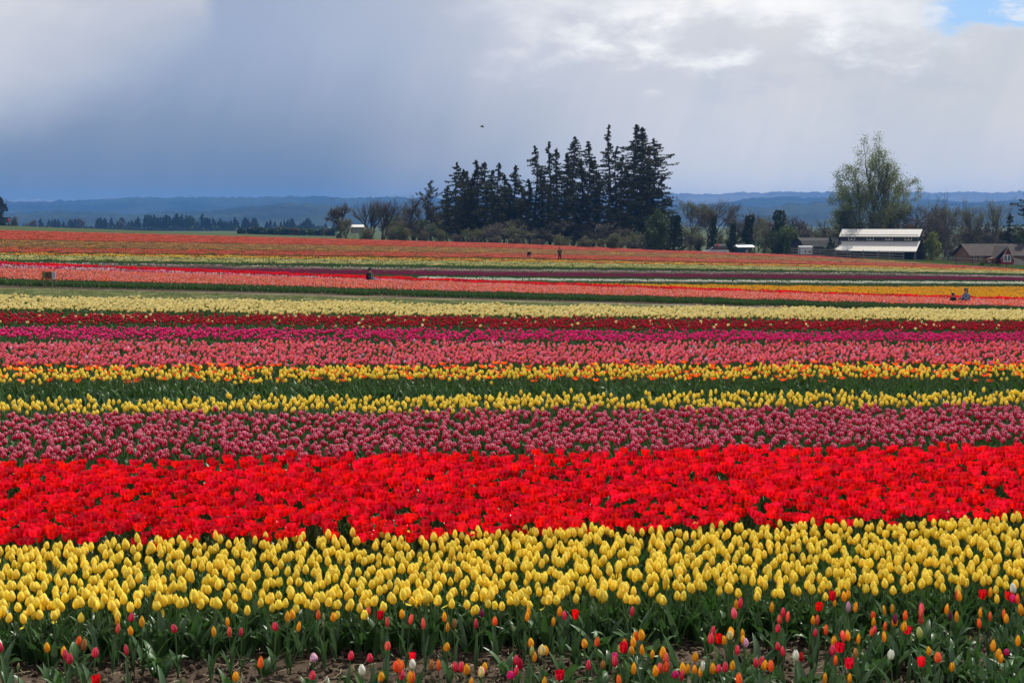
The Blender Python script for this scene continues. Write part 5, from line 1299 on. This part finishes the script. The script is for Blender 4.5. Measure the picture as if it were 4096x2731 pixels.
# H-frame pylons on the plain
def pylon(u, D, vt, wpx, label, mono=False):
    p = at(u, D); h = zat(vt, D)-p.z; W = wpx*D/1427; e = empty('pylon', p, 0, label, 'pylon'); m = mat('pylon_steel', (.10, .11, .12), .6)
    t = .0016*h + .12
    if mono: MB().box((0, 0, h/2), (t*2, t*2, h)).build('pole', m, e); MB().box((0, 0, h*.93), (h*.22, t, t)).build('crossarm', m, e); return
    for s in (-1, 1): MB().box((s*W*.32, 0, h/2), (t, t, h)).build('pole', m, e)
    MB().box((0, 0, h-.6), (W, t, t*1.4)).build('crossarm', m, e); MB().box((0, 0, h*.86), (W*.9, t, t)).build('crossarm', m, e)
    for x in (-.45, 0, .45): MB().box((x*W, 0, h*.94), (t*.8, t, h*.10)).build('insulator', m, e)
pylon(333.2, 1150, 198.2, 5, 'twin pole power pylon rising left of the gnarled bare tree')
pylon(6.0, 900, 199, 5, 'faint twin pole pylon beside the fir at the left edge')
pylon(69, 1200, 215.5, 2, 'single wooden power pole in front of the distant tree line', True)
# ------------------------------------------------------------------ vehicles and stall
def tyre(e, x, y, r, w=.24):
    t = MB().tube([(x, y-w/2, r), (x, y+w/2, r)], [r, r], 16).build('wheel', M_black, e); MB().tube([(x, y-w/2-.01, r), (x, y+w/2+.01, r)], [r*.6, r*.6], 12).build('rim', mat('rim', (.4, .4, .42), .3, metal=.8), t)
def pickup():
    D = 299; p = at(715.5, D); g = zat(246.0, D) - 1.88; L = 5.4
    e = empty('parked_suv', (p.x, p.y, g), rad(4), 'silver and dark off road car parked at the field edge with a roof rack', 'car')
    M_s = mat('car_silver', (.42, .45, .48), .25, .6, metal=.4); M_d = mat('car_dark', (.025, .028, .032), .25, .6); M_g = mat('car_glass', (.02, .025, .03), .05, .9)
    MB().prism([(-L/2, .45), (L/2, .45), (L/2, 1.05), (L/2-.15, 1.15), (-L/2+1.5, 1.15), (-L/2+.35, .98), (-L/2, .88)], -.9, .9, 'y').build('body', M_s, e)
    MB().prism([(-L/2+1.35, 1.14), (L/2-.12, 1.14), (L/2-.25, 1.74), (-L/2+2.3, 1.76), (-L/2+2.05, 1.70)], -.8, .8, 'y').build('cabin', M_d, e)
    MB().prism([(-L/2+1.55, 1.2), (-L/2+2.1, 1.64), (-L/2+2.4, 1.66), (-L/2+2.4, 1.2)], -.83, -.80, 'y').build('window', M_g, e)
    for a, b in ((2.5, 3.35), (3.45, 4.3), (4.4, 5.1)): MB().box((-L/2+(a+b)/2, -.815, 1.43), (b-a, .02, .42)).build('window', M_g, e)
    MB().prism([(-L/2+1.42, 1.17), (-L/2+2.04, 1.70), (-L/2+2.10, 1.72), (-L/2+1.5, 1.17)], -.7, .7, 'y').build('windscreen', mat('windscreen', (.2, .25, .3), .05, .9), e)
    for x in (-L/2+.9, L/2-.95): 
        for y in (-.82, .82): tyre(e, x, y, .38)
    MB().box((-L/2-.01, -.6, .85), (.05, .3, .15)).build('headlight', M_white, e); MB().box((-L/2-.01, .6, .85), (.05, .3, .15)).build('headlight', M_white, e)
    m = MB()
    for y in (-.65, .65): m.tube([(-L/2+2.3, y, 1.95), (L/2-.3, y, 1.95)], [.03, .03], 5)
    for x in (-L/2+2.4, -.2, .9, L/2-.4): m.tube([(x, -.65, 1.95), (x, .65, 1.95)], [.025]*2, 5); m.tube([(x, -.65, 1.74), (x, -.65, 1.95)], [.025]*2, 5)
    m.build('roof_rack', M_d, e)
    bx = MB().box((.95, 0, 2.12), (2.3, 1.1, .26)); o = bx.build('roof_box', mat('roof_box_pale', (.30, .31, .33), .4), None); o.location = e.location; o.rotation_euler = e.rotation_euler; tag(o, 'flat grey black cargo box strapped on the car roof rack', 'cargo box')
    b = MB(); b.ball((.35, -.58, 2.10), (.30, .16, .24), 10, 6); b.box((.35, -.6, 2.28), (.2, .2, .08)); o = b.build('bag', mat('red_cloth', (.75, .02, .02), .7), None, True); o.location = e.location; o.rotation_euler = e.rotation_euler; tag(o, 'bright red bag hanging at the side of the car roof rack', 'bag')
pickup()
def stall():
    D = 301; p = at(744, D); g = zat(254.0, D) - .9; W = 11.8*D/1427
    e = empty('market_stall', (p.x, p.y, g), rad(6), 'blue trailer stall with a white overhanging canopy beyond the flowers', 'stall')
    H = zat(246.6, D) - g; M_b = mat('stall_blue', (.02, .10, .16), .6, .3); M_dk = mat('stall_dark', (.02, .025, .03), .7)
    MB().box((-W*.12, .9, H*.45+.2), (W*1.0, 1.8, H*.9-.2)).build('body', M_b, e)
    MB().box((-W*.58-.05, .9, H*.45+.2), (.25, 1.85, H*.9-.2)).build('end_panel', M_dk, e)
    m = MB().prism([(-1.0, H-.10), (1.0, H+.28), (2.5, H-.05), (2.5, H+.05), (1.0, H+.40), (-1.0, H+.02)], -W*.66, W*.84, 'x'); m.build('canopy', mat('canopy_white', (.80, .82, .84), .6), e)
    MB().box((-W*.15, .9, H+.46), (W*.7, .9, .14)).build('roof_vent', mat('vent_white', (.7, .72, .74), .6), e)
    for x in (-W*.3, W*.02): MB().box((x, -.03, H*.55), (.05, .04, H*.7)).build('panel_joint', M_dk, e)
    MB().box((W*.23, -.04, H*.58), (W*.2, .05, H*.4)).build('poster', mat('poster_tan', (.42, .34, .26), .8), e)
    for x in (W*.55, W*.82): MB().tube([(x, -.8, 0), (x, -.8, H)], [.05, .05], 5).build('post', M_dk, e)
    MB().box((W*.6, .3, H*.42), (W*.4, .8, .5)).build('counter', M_dk, e)
    for x in (-W*.3, W*.2): tyre(e, x, .1, .35)
stall()
# info boards in the coral tulips
def info_sign():
    D = solveD(49, 277.6, .34, 40, 200); s = D/1427; k = ray(49, 275)[0]; D -= 3; p = Vector((k*D, D, float(terr(k*D, D)))); s = D/1427
    zb = zat(278.6, D)-p.z; zt = zat(271.3, D)-p.z; H = zt-zb; W = 14.0*s
    e = empty('information_board', p, 0, 'low information board with dark picture panels and a white notice among coral tulips', 'sign')
    M_gr = mat('board_green', (.075, .115, .04), .7)
    MB().box((-W*.14, 0, (zb+zt)/2), (W*.72, .03, H)).build('board', M_gr, e)
    MB().box((-W*.37, -.02, (zb+zt)/2), (W*.22, .01, H*.94)).build('picture', mat('picture_olive', (.16, .15, .03), .7), e)
    MB().box((-W*.125, -.02, (zb+zt)/2), (W*.20, .01, H*.84)).build('picture', mat('picture_plum', (.085, .035, .055), .7), e)
    MB().box((W*.10, -.02, (zb+zt)/2), (W*.19, .01, H*.84)).build('picture', mat('picture_red', (.15, .045, .035), .7), e)
    MB().ball((-W*.06, -.03, zb+H*.78), (W*.012, .008, W*.012), 8, 5).build('emblem', M_white, e)
    nb_ = MB().box((W*.365, -.03, (zb+zt)/2), (W*.255, .03, H)).build('notice', mat('notice_white', (.50, .53, .56), .6), e)
    tm = mat('notice_ink', (.12, .12, .15), .8); rm = mat('notice_red_ink', (.45, .08, .06), .8)
    for i, q in enumerate((.86, .74, .64, .52, .42, .30, .18)): MB().box((W*.365 + (i % 3-1)*.01, -.05, zb+H*q), (W*(.19-(i % 3)*.03), .006, H*.035)).build('text_line', rm if i in (0, 4, 5) else tm, nb_)
    for x in (-W*.45, W*.2, W*.46): MB().tube([(x, .03, 0), (x, .03, zt)], [.02, .02], 5).build('leg', M_post, e)
info_sign()
# ------------------------------------------------------------------ people
M_skin = mat('skin', (.45, .26, .19), .6); M_hair = mat('hair_dark', (.02, .014, .01), .6); M_blk = mat('cloth_black', (.014, .014, .017), .85); M_jean = mat('denim', (.06, .10, .19), .9, var=((.09, .15, .26), 8, .3)); M_redc = mat('red_coat', (.32, .015, .02), .85); M_gray = mat('grey_blue_jacket', (.16, .19, .25), .85); M_navy = mat('navy_trousers', (.02, .025, .05), .9); M_shoe = mat('shoe', (.02, .02, .02), .7)
def skin_mesh(name, verts, edges, radii, m, parent, root=0, sub=2):
    me = bpy.data.meshes.new(name); me.from_pydata(verts, edges, []); me.materials.append(m)
    o = mesh_obj(name, me, parent); md = o.modifiers.new('skin', 'SKIN'); md.use_smooth_shade = True
    for i, rr in enumerate(radii):
        me.skin_vertices[0].data[i].radius = (rr, rr) if not hasattr(rr, '__len__') else rr
    me.skin_vertices[0].data[root].use_root = True
    s = o.modifiers.new('sub', 'SUBSURF'); s.levels = sub; s.render_levels = sub
    return o
def person(loc, rz, J, label, top, legs, hair=M_hair, scale=1.0, hat=None, extra=None):
    """J: joint name -> position; one continuous body, clothes and hair are its children"""
    e = empty('person', loc, rz, label, 'person'); e.scale = (scale,)*3
    names = ['pelvis', 'waist', 'chest', 'neck', 'head0', 'head1', 'shL', 'elL', 'haL', 'shR', 'elR', 'haR', 'hipL', 'knL', 'anL', 'toL', 'hipR', 'knR', 'anR', 'toR']
    ed = [(0, 1), (1, 2), (2, 3), (3, 4), (4, 5), (2, 6), (6, 7), (7, 8), (2, 9), (9, 10), (10, 11), (0, 12), (12, 13), (13, 14), (14, 15), (0, 16), (16, 17), (17, 18), (18, 19)]
    R_ = [.13, .12, .14, .055, .085, .085, .055, .042, .032, .055, .042, .032, .085, .058, .04, .035, .085, .058, .04, .035]
    P_ = [J[n] for n in names]
    skin_mesh('body', P_, ed, R_, M_skin, e)
    tj = [0, 1, 2, 3, 6, 7, 8, 9, 10, 11]; mp = {a: i for i, a in enumerate(tj)}
    hv = [P_[a] for a in tj]
    for hi, el in ((6, 5), (9, 8)): hv[hi] = tuple(Vector(P_[tj[hi]]).lerp(Vector(P_[tj[el]]), .15))
    skin_mesh('jacket', hv, [(mp[a], mp[b]) for a, b in [(0, 1), (1, 2), (2, 3), (2, 6), (6, 7), (7, 8), (2, 9), (9, 10), (10, 11)]], [.165, .15, .165, .07, .08, .062, .05, .08, .062, .05], top, e)
    lj = [0, 12, 13, 14, 16, 17, 18]; mp = {a: i for i, a in enumerate(lj)}
    skin_mesh('trousers', [P_[a] for a in lj], [(mp[a], mp[b]) for a, b in [(0, 12), (12, 13), (13, 14), (0, 16), (16, 17), (17, 18)]], [.155, .105, .078, .06, .105, .078, .06], legs, e)
    for a, b in ((14, 15), (18, 19)): skin_mesh('shoe', [P_[a], P_[b]], [(0, 1)], [.055, .045], M_shoe, e, sub=1)
    h = Vector(P_[5]); f = Vector(J.get('face', (0, -1, 0)))
    m = MB().ball(h - f*.025 + Vector((0, 0, .035)), (.105, .115, .105), 10, 7); m.ball(h - f*.07 - Vector((0, 0, .06)), (.09, .07, .12), 8, 6); m.build('hair' if hat is None else 'hat', hat or hair, e, True)
    fm = MB(); fm.ball(h + f*.10 - Vector((0, 0, .01)), (.014, .02, .022), 6, 4); fm.build('nose', M_skin, e, True)
    sd_ = f.cross(Vector((0, 0, 1)))
    for s in (-1, 1):
        MB().ball(h + f*.088 + sd_*s*.033 + Vector((0, 0, .02)), .011, 6, 4).build('eye', M_black, e, True); MB().ball(h + sd_*s*.088, (.018, .02, .03), 6, 4).build('ear', M_skin, e, True)
    MB().ball(h + f*.088 - Vector((0, 0, .045)), (.025, .012, .007), 6, 4).build('mouth', mat('lips', (.35, .1, .09), .6), e, True)
    for s, a, b in ((-1, 8, 7), (1, 11, 10)):   # five fingers on each hand
        ha = Vector(P_[a]); d = (ha - Vector(P_[b])).normalized(); si = d.cross(Vector((0, 0, 1)));  si = si.normalized() if si.length > .1 else Vector((1, 0, 0)); up = si.cross(d)
        fg = MB()
        for q in range(4): L = (.075, .085, .08, .062)[q]; o = ha + d*.03 + si*(q-1.5)*.019; fg.tube([o, o+d*L*.55, o+d*L*.9-up*L*.35], [.0095, .009, .007], 5)
        fg.tube([ha + si*s*.02, ha + si*s*.05 + d*.03, ha + si*s*.05 + d*.06], [.011, .01, .008], 5); fg.build('hand', M_skin, e, True)
    if extra: extra(e)
    return e
STAND = dict(pelvis=(0, 0, .94), waist=(0, -.01, 1.08), chest=(0, -.02, 1.32), neck=(0, -.03, 1.48), head0=(0, -.05, 1.58), head1=(0, -.06, 1.65), shL=(-.18, -.02, 1.40), elL=(-.25, -.12, 1.14), haL=(-.06, -.33, 1.26), shR=(.18, -.02, 1.40), elR=(.25, -.12, 1.14), haR=(.06, -.33, 1.26),
             hipL=(-.10, 0, .88), knL=(-.11, -.03, .48), anL=(-.12, .02, .09), toL=(-.13, -.14, .04), hipR=(.10, 0, .88), knR=(.12, -.04, .48), anR=(.12, .02, .09), toR=(.13, -.14, .04))
WALK = dict(STAND, haL=(-.22, -.22, .86), elL=(-.26, .0, 1.12), haR=(.24, .12, .84), elR=(.26, .06, 1.12), knL=(-.10, -.16, .50), anL=(-.10, -.20, .10), toL=(-.10, -.36, .06), knR=(.10, .04, .48), anR=(.10, .26, .14), toR=(.10, .14, .05))
BENT = dict(pelvis=(0, .05, .86), waist=(0, -.06, .98), chest=(0, -.28, 1.06), neck=(0, -.44, 1.00), head0=(0, -.53, .95), head1=(0, -.58, .90), shL=(-.18, -.32, 1.02), elL=(-.2, -.40, .76), haL=(-.08, -.52, .60), shR=(.18, -.32, 1.02), elR=(.2, -.40, .76), haR=(.08, -.52, .60),
            hipL=(-.10, .05, .80), knL=(-.13, -.10, .46), anL=(-.13, .06, .09), toL=(-.14, -.10, .04), hipR=(.10, .05, .80), knR=(.13, -.10, .46), anR=(.13, .06, .09), toR=(.14, -.10, .04), face=(0, -.5, -.85))
SIT = dict(pelvis=(0, 0, .26), waist=(0, .01, .40), chest=(0, -.02, .63), neck=(0, -.05, .79), head0=(0, -.08, .88), head1=(0, -.09, .95), shL=(-.18, -.03, .71), elL=(-.22, -.15, .48), haL=(-.10, -.36, .46), shR=(.18, -.03, .71), elR=(.22, -.15, .48), haR=(.10, -.36, .46),
           hipL=(-.10, -.03, .24), knL=(-.13, -.36, .52), anL=(-.12, -.50, .12), toL=(-.12, -.66, .06), hipR=(.10, -.03, .24), knR=(.13, -.36, .50), anR=(.12, -.50, .12), toR=(.12, -.66, .06))
def stand_at(u, vtop, h, lo=20, hi=300):
    D = solveD(u, vtop, h, lo, hi); k = ray(u, 260)[0]; return (k*D, D, float(terr(k*D, D)) - .01)
def camera_prop(e): 
    m = MB(); m.box((0, -.40, 1.30), (.14, .08, .10)); m.tube([(0, -.44, 1.30), (0, -.52, 1.30)], [.04, .045], 10); m.build('held_camera_body', M_blk, e)
def strap(e):
    m = MB(); m.tube([(.10, -.16, .80), (.03, -.19, .62), (-.02, -.19, .42)], [.02]*3, 4); m.build('strap', mat('green_strap', (.25, .45, .20), .7), e)
D1 = 296; k1 = ray(8.7, 228)[0]; p = (k1*D1, D1, float(terr(k1*D1, D1)))
person(p, rad(70), WALK, 'visitor in a red coat walking along the far left field edge', M_redc, M_navy)
person(stand_at(559.7, 247.6, 1.70, 120), 0, STAND, 'visitor in black standing among the tan tulips with both hands raised to the chest', M_blk, M_blk)
person(stand_at(528.7, 250.2, 1.18, 120), rad(15), BENT, 'visitor in black bent forward over the tan tulips, only the rounded back showing', M_blk, M_blk)
pB = stand_at(368.6, 267.9, 1.03, 60); person(pB, rad(62), SIT, 'visitor in a black jacket and blue jeans crouching behind the scarlet row', M_blk, M_jean, hat=M_blk, extra=strap)
person(stand_at(967.8, 288.1, 1.02, 40, 110), rad(-70), SIT, 'visitor in a grey blue jacket and cap sitting low before the deep yellow tulips', M_gray, M_navy, hat=mat('pale_cap', (.12, .11, .10), .8))
person(stand_at(954.6, 292.9, .80, 40, 110), rad(-60), SIT, 'dark haired child sitting low left of the visitor in grey blue', M_blk, M_navy, scale=.78)
# ------------------------------------------------------------------ horse, posts, bird, small things
def horse():
    D = 268; p = at(991, D); g = zat(265.3, D); m = mat('chestnut_coat', (.20, .075, .030), .6, var=((.14, .05, .02), 2, .3)); k = 1.0
    e = empty('horse', (p.x, p.y, g), rad(180), 'chestnut horse grazing on the grass in front of the red gabled house', 'horse')
    P_ = [(-.75, 0, 1.25), (-.25, 0, 1.18), (.35, 0, 1.20), (.70, 0, 1.28), (.98, 0, 1.05), (1.22, 0, .70), (1.38, 0, .40), (1.42, 0, .15),
          (-.72, -.16, 1.0), (-.62, -.17, .72), (-.86, -.17, .46), (-.80, -.17, .06), (-.72, .16, 1.0), (-.55, .17, .72), (-.78, .17, .46), (-.72, .17, .06),
          (.62, -.15, .98), (.64, -.15, .52), (.62, -.15, .06), (.62, .15, .98), (.74, .15, .52), (.74, .15, .06)]
    ed = [(0, 1), (1, 2), (2, 3), (3, 4), (4, 5), (5, 6), (6, 7), (0, 8), (8, 9), (9, 10), (10, 11), (0, 12), (12, 13), (13, 14), (14, 15), (3, 16), (16, 17), (17, 18), (3, 19), (19, 20), (20, 21)]
    R_ = [.27, .30, .29, .26, .19, .14, .12, .07, .17, .10, .06, .055, .17, .10, .06, .055, .13, .065, .055, .13, .065, .055]
    skin_mesh('body', P_, ed, R_, m, e, root=1)
    dk = mat('horse_mane', (.07, .03, .015), .8)
    MB().tube([(-1.0, 0, 1.32), (-1.12, 0, 1.0), (-1.10, 0, .55)], [.05, .07, .03], 6).build('tail', dk, e, True)
    MB().prism([(.72, 1.50), (1.05, 1.28), (1.32, .80), (1.24, .76), (.98, 1.15), (.68, 1.38)], -.03, .03, 'y').build('mane', dk, e)
    for s in (-1, 1): MB().tube([(1.26, s*.07, .72), (1.22, s*.09, .86)], [.035, .008], 5).build('ear', m, e)
horse()
def wood_post(u, D, vt, label): p = at(u, D); h = zat(vt, D)-p.z; o = MB().tube([(0, 0, -.2), (.01, 0, h*.5), (0, 0, h)], [.07, .065, .06], 7).build('fence_post', M_bark); o.location = p; tag(o, label, 'post')
wood_post(1007, 240, 259.0, 'dark wooden post at the edge of the orange red tulips before the house')
wood_post(956.5, 266, 255.5, 'weathered post left of the grass tussock, nearest the yellow green bush')
wood_post(973, 262, 256.5, 'weathered post between the tussock and the grazing horse')
for i, (u, vt, hw) in enumerate([(982, 259.5, 3.5), (992, 262.5, 3.2), (999, 263.3, 2.6)]):
    bush(u, 262, vt, hw, ['tall tussock of grass left of the grazing horse', 'low grass tussock under the grazing horse', 'low grass tussock right of the grazing horse'][i], 850+i, M_fresh, n=600, size=.12, name='grass_tussock', cat='tussock', stems=3)
rail_fence('rail_fence', [ground(u, 280) for u in (953, 960, 967, 975, 982)], 'low dark rail fence left of the grazing horse', nrail=2, hgt=1.3, m=M_post, rt=.05)
# grass verge on the right side of the field, beyond its slanting edge
rr = np.random.default_rng(77); m_ = 26000; D_ = rr.uniform(215, 330, m_); u_ = rr.uniform(860, 1130, m_); x_ = (u_-512)/1427*D_
z_ = terr(x_, D_); uu, vv = proj(x_, D_, z_+.42); ok = vv < EDGE_R(uu)-.2; n = int(ok.sum())
cg_ = source_collection('src_verge'); M_verge = mat('verge_grass', (.085, .15, .030), .85, .15, var=((.14, .17, .045), .12, .3), trans=.25)
for i in range(3):
    r2 = random.Random(i+13); parts = []
    for q in range(40): parts.append((*leaf_grid(r2.uniform(.15, .34), .03, r2.uniform(0, .5), 1, r2.uniform(0, 6.28), 2, 0, (r2.uniform(-.5, .5), r2.uniform(-.5, .5), 0)), 0))
    V, F, A_, M_ = merge(parts); cg_.objects.link(bpy.data.objects.new('src_verge_%02d' % i, np_mesh('src_verge_%02d' % i, V, F, [M_verge], M_)))
scatter('verge_grass', np.stack([x_[ok], D_[ok], z_[ok]], 1), np.stack([np.zeros(n), np.zeros(n), rr.uniform(0, 6, n)], 1), np.ones((n, 3))*rr.uniform(.6, 1.2, (n, 1)), rr.integers(0, 3, n), np.zeros(n), [cg_], 'rough green grass between the tulip field and the house', 'grass')
def bird():
    D = 150; k = ray(482.3, 126.7)[0]; m = MB().ball((0, 0, 0), (.16, .06, .06), 8, 5); m.ball((.17, 0, .03), (.06, .045, .045), 6, 4)
    o = empty('bird', (k*D, D, zat(126.7, D)), rad(20), 'tiny dark bird flying in the grey blue sky left of the firs', 'bird'); mb_ = mat('bird_dark', (.02, .02, .02), .7)
    m.build('body', mb_, o, True)
    for s in (-1, 1): MB().add([(.06, s*.04, .02), (-.08, s*.04, .02), (-.12, s*.34, .16), (-.02, s*.32, .17), (.06, s*.04, .035), (-.08, s*.04, .035), (-.12, s*.34, .175), (-.02, s*.32, .185)], [(0, 1, 2, 3), (7, 6, 5, 4), (0, 3, 7, 4), (1, 0, 4, 5), (2, 1, 5, 6), (3, 2, 6, 7)]).build('wing', mb_, o)
    MB().prism([(-.15, 0), (-.30, .01), (-.30, .025), (-.15, .03)], -.05, .05, 'y').build('tail', mb_, o)
bird()
